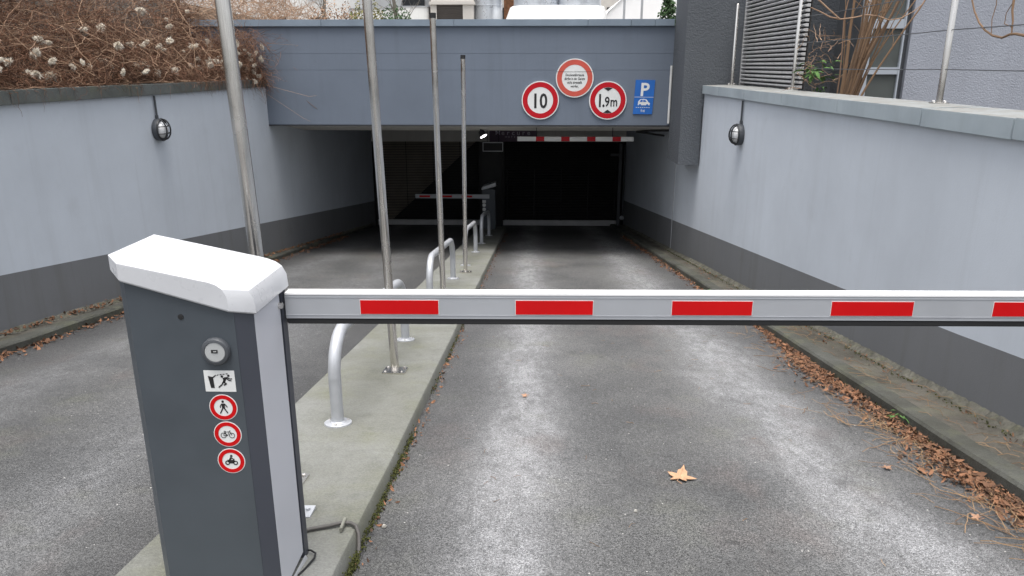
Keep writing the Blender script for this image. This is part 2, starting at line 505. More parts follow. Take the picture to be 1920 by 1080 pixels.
YS = [-14, -6, -3, -1, -.3, 0, .3] + [1 + i * .5 for i in range(48)]
mb = MB(); v = []; f = []
NX = 40
for y in YS:
    for i in range(NX + 1):
        x = lerp(-5.3, 3.3, i / NX)
        dz = .006 * math.sin(x * 2.1 + y * .6) * math.sin(y * .9 + x * .4)
        v.append((x, y, ramp_z(y) + dz))
for j in range(len(YS) - 1):
    for i in range(NX):
        a = j * (NX + 1) + i
        f.append((a, a + 1, a + NX + 2, a + NX + 1))
mb.add(v, f)
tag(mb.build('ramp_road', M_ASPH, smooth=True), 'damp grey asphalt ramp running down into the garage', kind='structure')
mb = MB().add([(-80, -90, -.012), (80, -90, -.012), (80, -13.9, -.012), (-80, -13.9, -.012)], [(0, 1, 2, 3)])
mb.add([(-80, -13.9, -.012), (-5.2, -13.9, -.012), (-5.2, .0, -.012), (-80, .0, -.012)], [(0, 1, 2, 3)])
mb.add([(3.2, -13.9, -.012), (80, -13.9, -.012), (80, .0, -.012), (3.2, .0, -.012)], [(0, 1, 2, 3)])
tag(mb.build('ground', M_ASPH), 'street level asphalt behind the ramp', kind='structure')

# island
ys = [.9 + .5 * i for i in range(37)]
ys[-1] = 19.3
loops = []
rr = random.Random(3)
for y in ys:
    z = ramp_z(y); a, b = isl_l(y), isl_r(y); j = rr.uniform(-.004, .004); k = rr.uniform(-.004, .004)
    loops.append([(a, y, z - .1), (b + .004, y, z - .1), (b + j, y, z + .066), (b - .010 + j, y, z + .083), (b - .03 + j, y, z + .09), (-1.1, y, z + .094 + k * .3), (a + .03, y, z + .09), (a, y, z + .07)])
tag(MB().loft(loops).build('traffic_island', M_ISL, smooth=True), 'long pale concrete island between the two ramp lanes', kind='structure')

def kerb(name, fk, fw, side, label):
    ys = [-1 + .6 * i for i in range(37)]
    loops = []; r2 = random.Random(5 + side)
    for y in ys:
        z = ramp_z(y); j = r2.uniform(-.006, .006); h = .085 + r2.uniform(-.005, .005)
        k, w = fk(y) + j, fw(y) + side * .05
        wd = .13 * side
        L = [(k, y, z - .1), (k, y, z + h - .018), (k + .015 * side, y, z + h), (k + wd, y, z + h + .003), (k + wd, y, z - .1)]
        loops.append(L if side > 0 else L[::-1])
    tag(MB().loft(loops).build('kerb_' + name, M_KERB, smooth=True), label + ' kerb', kind='structure')
    loops = []
    for y in ys:
        z = ramp_z(y); k = fk(y) + .13 * side; w = fw(y) + side * .05
        j = r2.uniform(-.006, .006)
        L = [(k, y, z - .08), (k, y, z + .079), (lerp(k, w, .55), y, z + .077 + j), (w, y, z + .082), (w, y, z - .08)]
        loops.append(L if side > 0 else L[::-1])
    tag(MB().loft(loops).build('pavement_' + name, M_PAVE, smooth=True), label + ' pavement strip at the wall foot', kind='structure')
    # rough mortar fillet where pavement and wall meet
    mb = MB(); v = []; f = []
    yy = [-1 + .03 * i for i in range(706)]
    for y in yy:
        z = ramp_z(y); w = fw(y) + .02 * side
        e = .5 + .5 * math.sin(y * 1.7 + side) * math.sin(y * .63)
        v += [(w - side * (.085 + .03 * e + r2.uniform(-.012, .012)), y, z + .076), (w - side * (.065 + r2.uniform(-.01, .01)), y, z + .086 + r2.uniform(-.005, .007)), (w - side * .04, y, z + .097 + .012 * e + r2.uniform(-.008, .008)), (w - side * .008, y, z + .112 + .02 * e + r2.uniform(-.005, .007))]
    for i in range(len(yy) - 1):
        for k in range(3): f.append((4 * i + k, 4 * i + k + 1, 4 * i + 5 + k, 4 * i + 4 + k))
    mb.add(v, f)
    tag(mb.build('mortar_fillet_' + name, M_ROUGH), label + ' rough mortar fillet along the wall foot', kind='structure')
kerb('right', kerb_rx, wall_rx, 1, 'mossy concrete right hand')
kerb('left', kerb_lx, wall_lx, -1, 'grey concrete left hand')

# banks and terrace
def sheet(name, xs, ys, fz, m, label, kind='structure'):
    mb = MB(); v = [(x, y, fz(x, y)) for y in ys for x in xs]; n = len(xs); f = []
    for j in range(len(ys) - 1):
        for i in range(n - 1):
            a = j * n + i; f.append((a, a + 1, a + n + 1, a + n))
    return tag(mb.add(v, f).build(name, m, smooth=True), label, kind=kind)
def bank_z(x, y):
    d = max(0, -5.0 - x)
    return 1.30 + min(1.5, d * .75) * min(1, max(0, (y - 1) / 3)) + .12 * math.sin(x * 2.3 + y) * math.sin(y * 1.9) * min(1, d * 2)
sheet('bank', [-60, -30, -14, -10] + [-8 + .25 * i for i in range(13)], [0, 1, 2, 3] + [3.5 + .5 * i for i in range(24)] + [20, 40, 80], bank_z, M_SOIL, 'dark planted bank above the left wall')
sheet('planting_bed', [3.3, 3.6, 4.5, 6, 12], [1, 3, 5, 7, 9, 10.5, 12.19], lambda x, y: .95 + .02 * math.sin(3 * x + y), M_SOIL, 'planting bed behind the right hand coping')
sheet('terrace', [-12, -4, 4, 12, 40], [13.45, 20, 30, 80], lambda x, y: 2.22, M_TERR, 'terrace on the garage roof')

# ------------------------------------------------------------------ retaining walls
def retaining_wall(name, fx, side, y0, y1, ztop, plinth, label, m, cop_m, cop_joints, cop_t, cop_front, cop_back, cop_dz=0):
    w = thing(name, label, 'wall', (fx(6), 6, ramp_z(6)))
    mb = MB(); ys = [y0 + (y1 - y0) * i / 30 for i in range(31)]
    loops = []
    for y in ys:
        x = fx(y); L = [(x, y, ramp_z(y) - .3), (x, y, ztop), (x + side * .3, y, ztop), (x + side * .3, y, ramp_z(y) - .3)]
        loops.append(L if side < 0 else L[::-1])
    mb.loft(loops).build('wall_face', m, w)
    loops = []
    for y in ys:
        x = fx(y); z = ramp_z(y); h = plinth(y)
        L = [(x + side * .01, y, z - .2), (x - side * .003, y, z - .2), (x - side * .003, y, z + h), (x + side * .01, y, z + h)]
        loops.append(L if side > 0 else L[::-1])
    MB().loft(loops).build('plinth', M_PLINTH, w)
    for a, b in zip(cop_joints[:-1], cop_joints[1:]):
        a2, b2 = a + .004, b - .004
        xf0, xf1 = fx(a2) - side * cop_front, fx(b2) - side * cop_front
        xb0, xb1 = fx(a2) + side * cop_back, fx(b2) + side * cop_back
        j = rnd.uniform(-.003, .003)
        z0, z1 = ztop - .012 + j, ztop + cop_t + j
        lo = [(xf0, a2, z0), (xb0, a2, z0), (xb1, b2, z0), (xf1, b2, z0)]
        hi = [(xf0, a2, z1), (xb0, a2, z1 + .012), (xb1, b2, z1 + .012), (xf1, b2, z1)]
        if side < 0: lo, hi = lo[::-1], hi[::-1]
        MB().hexa(lo + hi).build('coping_stone', cop_m, w, bevel=.004)
    return w
# right: level coping, band that drops with the ramp
retaining_wall('retaining_wall', wall_rx, 1, -1.0, 20.6, 1.21,
               lambda y: .52 + .016 * max(0, y - 5), 'pale lavender retaining wall with zinc coping right of the ramp', M_WALL_R, M_COPE,
               [-.9, 1.4, 3.4, 4.55, 5.586, 7.052, 8.535, 9.958, 11.2, 12.19], .115, .045, .40)
wl_ = retaining_wall('retaining_wall', wall_lx, -1, -1.0, 20.6, 1.285,
               lambda y: .62 + .006 * max(0, y - 5), 'pale lavender retaining wall left of the ramp under dry creepers', M_WALL_L, M_ZINCL,
               [-.9, .9, 2.9, 4.9, 6.9, 8.9, 10.9, 13.19], .115, .045, .42)
# movement joint on the right wall
mb = MB().box(wall_rx(14) - .012, wall_rx(14) + .01, 13.985, 14.01, ramp_z(14) + .1, .55)
tag(mb.build('joint_strip', M_GALV), 'thin vertical grey joint strip on the right wall inside the portal', 'strip')

# ------------------------------------------------------------------ garage portal
FY = 13.2
portal = thing('garage_portal', 'slate grey concrete portal above the ramp mouth', 'building', (-1, FY, .62))
XL, XR = -5.9, 2.66
levels = [(.627, 1.545), (1.549, 1.815), (1.819, 2.262)]
for a, b in levels:
    MB().box(XL, XR, FY, FY + .22, a, b).build('fascia_band', M_FASC, portal)
MB().box(XL, XR, FY + .006, FY + .21, 1.5, 1.9).build('fascia_core', M_FASC, portal)
cj = [XL, -3.6, -1.35, .9, 1.62, 2.02, 2.345]
for a, b in zip(cj[:-1], cj[1:]):
    MB().box(a + .002, b - .002, FY - .05, FY + .5, 2.255, 2.365).build('coping_sheet', M_ZINCF, portal, bevel=.005)
MB().hexa([(-4.75, FY + .22, .632), (2.75, FY + .22, .632), (2.75, 15.1, .372), (-4.75, 15.1, .372),
           (-4.75, FY + .22, 1.4), (2.75, FY + .22, 1.4), (2.75, 15.1, 1.4), (-4.75, 15.1, 1.4)]).build('soffit_slab', M_SOFF, portal)
MB().box(-4.74, 2.74, FY + .0, FY + .22, .60, .626).build('drip_edge', M_GUARD, portal)
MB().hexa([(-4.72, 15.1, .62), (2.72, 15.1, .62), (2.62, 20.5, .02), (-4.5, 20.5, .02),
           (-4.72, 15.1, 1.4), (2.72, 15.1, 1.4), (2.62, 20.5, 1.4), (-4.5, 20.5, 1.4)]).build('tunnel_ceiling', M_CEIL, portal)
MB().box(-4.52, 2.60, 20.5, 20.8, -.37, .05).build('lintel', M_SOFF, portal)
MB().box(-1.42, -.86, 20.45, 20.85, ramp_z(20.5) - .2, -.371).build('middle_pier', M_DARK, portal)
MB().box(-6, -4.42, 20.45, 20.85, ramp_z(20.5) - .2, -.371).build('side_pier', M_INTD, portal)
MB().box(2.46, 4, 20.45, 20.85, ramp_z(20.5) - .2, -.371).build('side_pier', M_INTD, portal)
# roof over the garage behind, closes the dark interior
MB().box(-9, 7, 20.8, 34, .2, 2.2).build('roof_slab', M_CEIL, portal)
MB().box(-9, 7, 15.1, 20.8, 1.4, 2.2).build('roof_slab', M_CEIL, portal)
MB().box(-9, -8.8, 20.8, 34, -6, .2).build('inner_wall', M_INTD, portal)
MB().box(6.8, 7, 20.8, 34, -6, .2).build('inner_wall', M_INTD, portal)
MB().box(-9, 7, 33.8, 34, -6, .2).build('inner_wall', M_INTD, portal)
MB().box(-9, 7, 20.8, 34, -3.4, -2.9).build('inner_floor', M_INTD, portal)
# pale side wall and dark slab with a sloping edge seen through the left opening
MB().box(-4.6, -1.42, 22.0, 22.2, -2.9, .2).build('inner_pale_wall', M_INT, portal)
MB().prism([(-4.3, 21.5, -2.9), (-.9, 21.5, -2.9), (-.9, 21.5, -.30), (-1.5, 21.5, -.34)], [(-4.3, 21.7, -2.9), (-.9, 21.7, -2.9), (-.9, 21.7, -.30), (-1.5, 21.7, -.34)]).build('inner_dark_slope', M_INTD, portal)

def garage_door(x0, x1, label):
    y = 20.62; z0 = ramp_z(20.6) + .03; z1 = -.372
    d = thing('garage_door', label, 'door', ((x0 + x1) / 2, y, z0), 'rolling grille doors at the foot of the ramp')
    MB().box(x0, x1, y - .03, y + .03, z0, z0 + .15).build('bottom_bar', M_DBAR, d, bevel=.005)
    g = MB(); z = z0 + .17
    while z < z1 - .02:
        g.box(x0 + .03, x1 - .03, y - .006, y + .006, z, z + .014); z += .045
    x = x0 + .12
    while x < x1 - .05:
        g.box(x, x + .014, y - .011, y - .0065, z0 + .15, z1); x += .75
    o = g.build('grille', M_DARK, d); o['kind'] = 'stuff'
    for xx in (x0, x1 - .03):
        MB().box(xx - .02, xx + .045, y - .05, y + .05, z0 + .151, z1).build('guide_rail', M_DARK, d)
garage_door(-4.40, -1.44, 'dark grille door closing the left lane with pale bottom bar')
garage_door(-.84, 2.44, 'dark grille door closing the right lane with pale bottom bar')

# things inside the portal
bar = thing('height_limit_bar', 'red and white striped height limit bar hanging under the soffit', 'barrier bar', (.8, 14.3, .3))
zb = .245; x = -.30
n = 0
segs = [(-.30, .05, 0), (.05, .21, 1), (.21, .53, 0), (.53, .69, 1), (.69, 1.02, 0), (1.02, 1.18, 1), (1.18, 1.50, 0), (1.50, 1.66, 1), (1.66, 1.90, 0)]
for a, b, red in segs:
    MB().box(a, b, 14.28, 14.32, zb, zb + .082).build('red_segment' if red else 'white_segment', M_SRED if red else M_SWHITE, bar)
for xx in (.06, 1.50):
    MB().tube([(xx, 14.3, zb + .08), (xx, 14.3, .50)], .006, 6).build('hanger_rod', M_DARK, bar)
# illuminated sign board on the lintel
board = thing('sign_board', 'dim purple hotel sign board on the lintel left of the striped bar', 'sign', (-.75, 20.45, -.36))
MB().box(-1.19, .10, 20.44, 20.49, -.365, -.02).build('panel', M_BOARD, board)
fl = Flat((-.545, 20.44, -.13), (1, 0, 0), (0, 0, 1))
for k, ch in enumerate('Mercure'):
    m2 = MB(); fl.text(m2, ch, (-.42 + k * .14, .01), .13 if ch == 'M' else .13, .004, 1.05, .004); m2.build('letter', M_LETTER, board)
for k, ch in enumerate('HOTELS'):
    m2 = MB(); fl.text(m2, ch, (-.20 + k * .08, -.105), .045, .004, 1.2, .002); m2.build('letter', M_LETTER, board)
# dark display box
dsp = thing('display_box', 'small dark display with a thin pale frame under the lintel', 'display', (-1.05, 19.5, -.47))
MB().box(-1.30, -.80, 19.5, 19.56, -.51, -.305).build('screen', M_DARK, dsp)
fr = MB()
fr.box(-1.315, -.785, 19.48, 19.5, -.305, -.290).box(-1.315, -.785, 19.48, 19.5, -.525, -.510).box(-1.315, -1.30, 19.48, 19.5, -.51, -.305).box(-.80, -.785, 19.48, 19.5, -.51, -.305)
fr.build('frame', M_GALV, dsp)
for xx in (-1.2, -.9): MB().tube([(xx, 19.53, -.30), (xx, 19.53, .14)], .008, 6).build('hanger_rod', M_DARK, dsp)
# lit flood light under the slab edge
fld = thing('flood_light', 'small lit flood lamp under the soffit beside the third pole', 'lamp', (-.99, 14.75, .33))
MB().lathe((-1.03, 14.75, .395), (.45, -.25, -.8), [(0, .045), (.02, .06), (.10, .072), (.115, .072)], 16).build('lamp_head', M_GUARD, fld, smooth=True)
MB().box(-1.045, -1.015, 14.735, 14.765, .36, .46).build('bracket', M_GUARD, fld)
me = bpy.data.materials.new('lit_lamp_lens'); me.use_nodes = True
me.node_tree.nodes['Principled BSDF'].inputs['Emission Color'].default_value = (1, .98, .94, 1)
me.node_tree.nodes['Principled BSDF'].inputs['Emission Strength'].default_value = 6
dv = Vector((.45, -.25, -.8)).normalized(); cc = Vector((-1.03, 14.75, .395)) + dv * .117
MB().lathe(cc, dv, [(0, .066), (.006, .066)], 16).build('lens', me, fld)
# camera / sensor lumps on the lintel
# grey conduit on the soffit at right
tag(MB().tube([(2.62, 13.7, .50), (2.2, 14.2, .455), (2.0, 14.6, .40), (2.56, 14.9, .30), (2.6, 15.1, .28)], .022, 8).build('conduit_pipe', M_BLACK, smooth=True), 'dark bent conduit under the soffit by the right wall', 'pipe')
tag(MB().tube([(2.335, FY - .035, .66), (2.335, FY - .035, 1.62)], .021, 10).build('downpipe', M_PWHITE, smooth=True), 'short white vertical pipe at the right end of the fascia', 'pipe')
# door frame gear at right of the right door
gear = thing('door_side_gear', 'dark upright operator rail beside the right grille door', 'door gear', (2.3, 20.2, ramp_z(20.2)))
MB().box(2.32, 2.40, 20.2, 20.3, ramp_z(20.2), -.4).build('post', M_BULK, gear)
MB().box(2.10, 2.32, 20.22, 20.28, -.72, -.66).build('arm', M_BULK, gear)
MB().tube([(2.46, 20.1, ramp_z(20.1) + .3), (2.46, 20.1, -.4)], .02, 8).build('conduit', M_BULK, gear)
MB().lathe((2.44, 20.08, ramp_z(20.1) + .3), (0, -1, 0), [(0, .06), (.05, .06), (.07, .03)], 12).build('sensor', M_GALV, gear)

# ------------------------------------------------------------------ signs on the fascia
def round_sign(name, c, r, label, ring_m):
    s = thing(name, label, 'sign', (c[0], FY - .03, c[1] - r))
    F = Flat((c[0], FY - .028, c[1]), (1, 0, 0), (0, 0, 1))
    m = MB(); F.disc(m, (0, 0), r, -.024, 0, 48); m.build('plate', M_SWHITE, s)
    m = MB(); F.ring(m, (0, 0), r * .685, r * .945, .0005, .002, 48); m.build('red_ring', ring_m, s)
    return s, F
s, F = round_sign('speed_limit_sign', (.116, 1.046), .322, 'round speed limit sign reading 10 on the grey fascia', M_SRED)
m = MB(); F.text(m, '1', (-.085, 0), .25, .003, .85, .02); m.build('numeral', M_SBLACK, s); m = MB(); F.text(m, '0', (.055, 0), .25, .003, .80, .02); m.build('numeral', M_SBLACK, s)
s, F = round_sign('prohibition_sign', (.70, 1.415), .322, 'faded round sign with four lines of German text on the fascia', M_FRED)
for i, tx in enumerate(('Druckgasfahrzeuge', 'dürfen in der Garage', 'nicht abgestellt', 'werden.')):
    m = MB(); F.text(m, tx, (0, .055 - i * .062), .042, .003, .72, .018); m.build('text_line', M_SBLACK, s)
m = MB(); F.line(m, (-.305, .105), (.305, .105), .005, .0022, .003); m.build('seam', M_SBLACK, s)
s, F = round_sign('height_limit_sign', (1.278, 1.046), .322, 'round height limit sign reading 1.9m on the grey fascia', M_SRED)
m = MB(); F.text(m, '1', (-.135, .005), .22, .003, .8, .02); F.text(m, '.', (-.072, .005), .22, .003, .8, .02); F.text(m, '9', (-.01, -.015), .165, .003, .78, .018); F.text(m, 'm', (.105, -.015), .165, .003, .74, .018); m.build('numeral', M_SBLACK, s)
m = MB(); F.poly(m, [(-.075, .205), (0, .155), (.075, .205), (.0, .217)], .0022, .0035); m.build('arrowhead', M_SBLACK, s)
m = MB(); F.poly(m, [(-.075, -.205), (0, -.217), (.075, -.205), (0, -.155)], .0022, .0035); m.build('arrowhead', M_SBLACK, s)

ps = thing('parking_sign', 'blue rectangular parking sign with white P and car', 'sign', (1.9, FY - .02, .82))
F = Flat((1.897, FY - .018, 1.10), (1, 0, -.01), (.045, 0, 1))
m = MB(); F.poly(m, [(-.165, -.285), (.165, -.285), (.165, .285), (-.165, .285)], -.016, 0); m.build('plate', M_BLUE, ps)
m = MB(); F.text(m, 'P', (0, .135), .22, .002, 1.0, .022); m.build('letter', M_SWHITE, ps)
m = MB(); F.poly(m, [(-.163, -.002), (.163, -.002), (.163, .004), (-.163, .004)], .0005, .002); m.build('dividing_line', M_SWHITE, ps)
m = MB()
F.poly(m, [(-.095, -.135), (.105, -.135), (.112, -.10), (.085, -.085), (.05, -.04), (-.0, -.028), (-.06, -.035), (-.095, -.075)], .0005, .002)
m.build('car_symbol', M_SWHITE, ps)
for pp in ([(-.068, -.078), (-.05, -.045), (-.018, -.042), (-.018, -.078)], [(-.008, -.078), (-.008, -.042), (.03, -.05), (.052, -.078)]):
    m = MB(); F.poly(m, pp, .0025, .004); m.build('car_window', M_BLUE, ps)
for xx in (-.058, .066):
    m = MB(); F.disc(m, (xx, -.137), .022, .0025, .004, 14); m.build('car_wheel', M_BLUE, ps)
for i in range(7):
    m = MB(); F.poly(m, [(-.125 + i * .036, -.177), (-.103 + i * .036, -.177), (-.103 + i * .036, -.168), (-.125 + i * .036, -.168)], .0005, .002); m.build('dash', M_SWHITE, ps)
m = MB(); F.text(m, 'frei', (0, -.222), .05, .002, .8, .006); m.build('word', M_SWHITE, ps)

# ------------------------------------------------------------------ barrier near
def no_symbol(F, parent, kind, r):
    m = MB(); F.disc(m, (0, 0), r, 0, .0008, 36)
    st = m.build('sticker', M_SWHITE, parent, label={'ped': 'round no pedestrians sticker', 'bike': 'round no bicycles sticker', 'moto': 'round no motorcycles sticker'}[kind])
    m = MB(); F.ring(m, (0, 0), r * .66, r * .94, .001, .0018, 36); m.build('red_ring', M_RED, st)
    m = MB(); a, b = .001, .0018; k = r / .046
    if kind == 'ped':
        F.disc(m, (0, .021 * k), .0042 * k, a, b, 12)
        F.poly(m, [(-.005 * k, .014 * k), (.006 * k, .014 * k), (.005 * k, -.003 * k), (-.004 * k, -.003 * k)], a, b)
        F.path(m, [(-.004 * k, .013 * k), (-.010 * k, .004 * k), (-.009 * k, -.001 * k)], .003 * k, a, b)
        F.path(m, [(.005 * k, .013 * k), (.011 * k, .005 * k), (.013 * k, .001 * k)], .003 * k, a, b)
        F.line(m, (-.001 * k, -.001 * k), (-.012 * k, -.021 * k), .004 * k, a, b)
        F.line(m, (.002 * k, -.001 * k), (.013 * k, -.020 * k), .004 * k, a, b)
    elif kind == 'bike':
        for x in (-.014, .014): F.ring(m, (x * k, -.004 * k), .0078 * k, .0096 * k, a, b, 20)
        F.path(m, [(-.014 * k, -.004 * k), (-.009 * k, .008 * k), (.006 * k, .009 * k), (-.001 * k, -.005 * k), (-.009 * k, .008 * k)], .0016 * k, a, b)
        F.path(m, [(-.014 * k, -.004 * k), (-.001 * k, -.005 * k)], .0016 * k, a, b)
        F.path(m, [(.014 * k, -.004 * k), (.007 * k, .012 * k), (.010 * k, .014 * k)], .0016 * k, a, b)
        F.line(m, (-.012 * k, .011 * k), (-.006 * k, .011 * k), .0022 * k, a, b)
    else:
        for x in (-.0135, .0135): F.ring(m, (x * k, -.007 * k), .0045 * k, .0080 * k, a, b, 18)
        F.poly(m, [(-.014 * k, -.001 * k), (-.006 * k, -.009 * k), (.006 * k, -.009 * k), (.013 * k, -.001 * k), (.009 * k, .005 * k), (-.002 * k, .003 * k), (-.013 * k, .004 * k)], a, b)
        F.poly(m, [(-.009 * k, .003 * k), (-.002 * k, .003 * k), (.003 * k, .011 * k), (-.002 * k, .015 * k)], a, b)
        F.path(m, [(.001 * k, .012 * k), (.007 * k, .007 * k), (.011 * k, .006 * k)], .0026 * k, a, b)
        F.disc(m, (.0015 * k, .0185 * k), .0042 * k, a, b, 12)
    m.build('symbol', M_SBLACK, st)

bar_n = thing('barrier_gate', 'near parking barrier with slate grey cabinet, white cap and striped arm', 'barrier', (-1.1, 2.33, -.22))
def zrim(x): return .868 + (-.887 - x) * .292
plan = [(-1.318, 2.232), (-1.272, 2.178), (-.937, 2.178), (-.887, 2.212), (-.887, 2.452), (-.887, 2.50), (-1.318, 2.50)]
def ring_at(pl, fz): return [(x, y, fz(x, y)) for x, y in pl]
zb_ = -.33
fr_pl = [(-1.318, 2.232), (-1.272, 2.178), (-.937, 2.178), (-.937, 2.46), (-1.318, 2.46)]
mb = MB().loft([ring_at(fr_pl, lambda x, y: zb_), ring_at(fr_pl, lambda x, y: zrim(x) + .012)])
cab = mb.build('cabinet', M_CAB, bar_n)
pl = [(-.9365, 2.1788), (-.8875, 2.2125), (-.8875, 2.214), (-.9365, 2.214)]
MB().loft([ring_at(pl, lambda x, y: zb_), ring_at(pl, lambda x, y: zrim(x) + .01)]).build('corner_panel', M_CABD, bar_n)
MB().loft([ring_at([(-.936, 2.2145), (-.886, 2.2145), (-.886, 2.448), (-.936, 2.448)], lambda x, y: -.20),
           ring_at([(-.936, 2.2145), (-.886, 2.2145), (-.886, 2.448), (-.936, 2.448)], lambda x, y: zrim(x) + .01)]).build('side_panel', M_CABW, bar_n)
MB().loft([ring_at([(-1.31, 2.4605), (-.884, 2.4605), (-.882, 2.500), (-1.31, 2.500)], lambda x, y: zb_),
           ring_at([(-1.31, 2.4605), (-.884, 2.4605), (-.882, 2.500), (-1.31, 2.500)], lambda x, y: zrim(x) + .0)]).build('rear_shell', M_CABD, bar_n)
# cap: sloped, rounded towards the lane
def cap_loop(inset_l, inset_r, inset_f, dz, k):
    pts = [(-1.335 + inset_l, 2.222 + inset_f * .3), (-1.280 + inset_l * .6, 2.164 + inset_f), (-.945 - inset_r * .9, 2.164 + inset_f), (-.876 - inset_r, 2.206 + inset_f * .6), (-.872 - inset_r, 2.515 - inset_f), (-1.335 + inset_l, 2.515 - inset_f)]
    return [(x, y, zrim(min(x + inset_r, -.872)) * 0 + .868 + (-.887 - x) * k[0] + k[1] + dz) for x, y in pts]
loops = [
    cap_loop(.004, .004, .004, -.004, (.292, 0)),
    cap_loop(0, 0, 0, .002, (.292, 0)),
    cap_loop(0, .003, 0, .036, (.262, .010)),
    cap_loop(0, .017, 0, .058, (.236, .013)),
    cap_loop(0, .038, 0, .072, (.222, .010)),
    cap_loop(.0005, .066, .0005, .079, (.212, .008)),
    cap_loop(.003, .085, .003, .0806, (.212, .008)),
]
capo = MB().loft(loops).build('cap', M_WHITE, bar_n, smooth=True, sharp=24)
F = Flat((0, 2.178, 0), (1, 0, 0), (0, 0, 1))
lk = MB().lathe((-1.107, 2.179, .861), (0, -1, 0), [(0, .009), (.003, .009), (.0035, .004)], 16).build('keyhole', M_BLACK, bar_n)
rd = MB().lathe((-1.005, 2.178, .748), (0, -1, 0), [(0, .046), (.010, .046), (.016, .042), (.018, .034), (.014, .033)], 32).build('reader_ring', M_BULK, bar_n, smooth=True)
MB().lathe((-1.005, 2.168, .748), (0, -1, 0), [(0, .0325), (.006, .0325), (.0065, .031)], 32).build('reader_face', mat('reader_grey', (.36, .37, .37), .5), rd, smooth=False)
Fr = Flat((-1.005, 2.1612, .748), (1, 0, 0), (0, 0, 1))
m = MB(); Fr.poly(m, [(-.011, -.002), (.010, -.002), (.010, .009), (-.011, .009)], .0002, .0010); sy = m.build('card_symbol', M_SBLACK, rd)
m = MB(); Fr.poly(m, [(-.004, .002), (.006, .002), (.006, .005), (-.004, .005)], .0012, .0018); m.build('card_mark', mat('reader_grey', (.36, .37, .37)), rd)
Fs = Flat((-1.007, 2.178, .6425), (1, 0, 0), (0, 0, 1))
m = MB(); Fs.poly(m, [(-.050, -.037), (.050, -.037), (.050, .037), (-.050, .037)], 0, .0008); ws = m.build('warning_sticker', M_SWHITE, bar_n, label='white rectangular sticker of a barrier arm striking a person')
m = MB(); a, b = .001, .0018
Fs.poly(m, [(-.037, .018), (-.021, .014), (-.019, -.024), (-.031, -.024)], a, b)
Fs.line(m, (-.021, .013), (-.011, .021), .004, a, b)
for i in range(4): Fs.line(m, (-.008 + i * .010, .020 + i * .002), (-.002 + i * .010, .023 + i * .001), .0026, a, b)
Fs.disc(m, (.0085, .0165), .0042, a, b, 12); Fs.disc(m, (.030, .0195), .0042, a, b, 12)
Fs.path(m, [(.012, .012), (.014, .003), (.011, -.004)], .004, a, b)
Fs.poly(m, [(.016, .014), (.026, .015), (.016, -.005), (.009, -.003)], a, b)
Fs.path(m, [(.024, .014), (.034, .008), (.041, .009)], .0034, a, b)
Fs.path(m, [(.022, .011), (.030, .003), (.038, .002)], .0034, a, b)
Fs.path(m, [(.012, -.003), (.021, -.009), (.012, -.014)], .0048, a, b)
Fs.path(m, [(.010, -.004), (.006, -.012), (-.006, -.022)], .0044, a, b)
m.build('symbol', M_SBLACK, ws)
no_symbol(Flat((-1.006, 2.178, .549), (1, 0, 0), (0, 0, 1)), bar_n, 'ped', .0465)
no_symbol(Flat((-1.0025, 2.178, .452), (1, 0, 0), (0, 0, 1)), bar_n, 'bike', .0465)
no_symbol(Flat((-1.001, 2.178, .353), (1, 0, 0), (0, 0, 1)), bar_n, 'moto', .0465)
# hinge bolt + foot bracket
MB().lathe((-.886, 2.44, .815), (1, 0, 0), [(0, .012), (.012, .012), (.014, .008)], 10).build('hinge_bolt', M_STEEL, bar_n, smooth=True)
fp = MB().box(-1.06, -.965, 2.79, 2.88, ramp_z(2.84) + .088, ramp_z(2.84) + .104).build('foot_plate', M_GALV, bar_n)
MB().lathe((-.99, 2.845, ramp_z(2.84) + .104), (0, 0, 1), [(0, .012), (.012, .012)], 6).build('bolt', M_GALV, fp)
MB().hexa([(-.885, 2.18, -.235), (-.862, 2.18, -.235), (-.862, 2.46, -.262), (-.885, 2.46, -.262), (-.885, 2.18, -.205), (-.880, 2.18, -.205), (-.880, 2.46, -.225), (-.885, 2.46, -.225)]).build('foot_rail', M_ALU, bar_n)
# arm
AX0, AX1 = -.876, 3.0
def az(x): return .0055 * (x + .88)
def arm_bar(x0, x1, y0, y1, z0, z1):
    return MB().hexa([(x0, y0, z0 + az(x0)), (x1, y0, z0 + az(x1)), (x1, y1, z0 + az(x1)), (x0, y1, z0 + az(x0)),
                      (x0, y0, z1 + az(x0)), (x1, y0, z1 + az(x1)), (x1, y1, z1 + az(x1)), (x0, y1, z1 + az(x0))])
arm = arm_bar(AX0, AX1, 2.475, 2.517, .756, .842).build('arm', M_ALU, bar_n, label='silver barrier arm with red reflective blocks')
arm_bar(AX0, AX1, 2.4735, 2.520, .8425, .8525).build('lit_top_strip', M_ALULIT, arm, bevel=.002)  # brightly lit top face of the arm, painted as a whiter strip
arm_bar(AX0, AX1, 2.478, 2.514, .7335, .7555).build('rubber_edge', M_BLACK, arm, bevel=.004)
for zz in (.834, .768):
    arm_bar(AX0, AX1, 2.4735, 2.476, zz, zz + .0022).build('profile_rib', M_ALU, arm)
for a, b in ((-.607, -.330), (-.057, .214), (.490, .768), (1.041, 1.321), (1.594, 1.874), (2.15, 2.43)):
    arm_bar(a - .002, b + .002, 2.4738, 2.4755, .7725, .8265).build('white_border', M_SWHITE, arm)
    arm_bar(a, b, 2.4722, 2.4737, .774, .825).build('red_block', M_RED, arm)
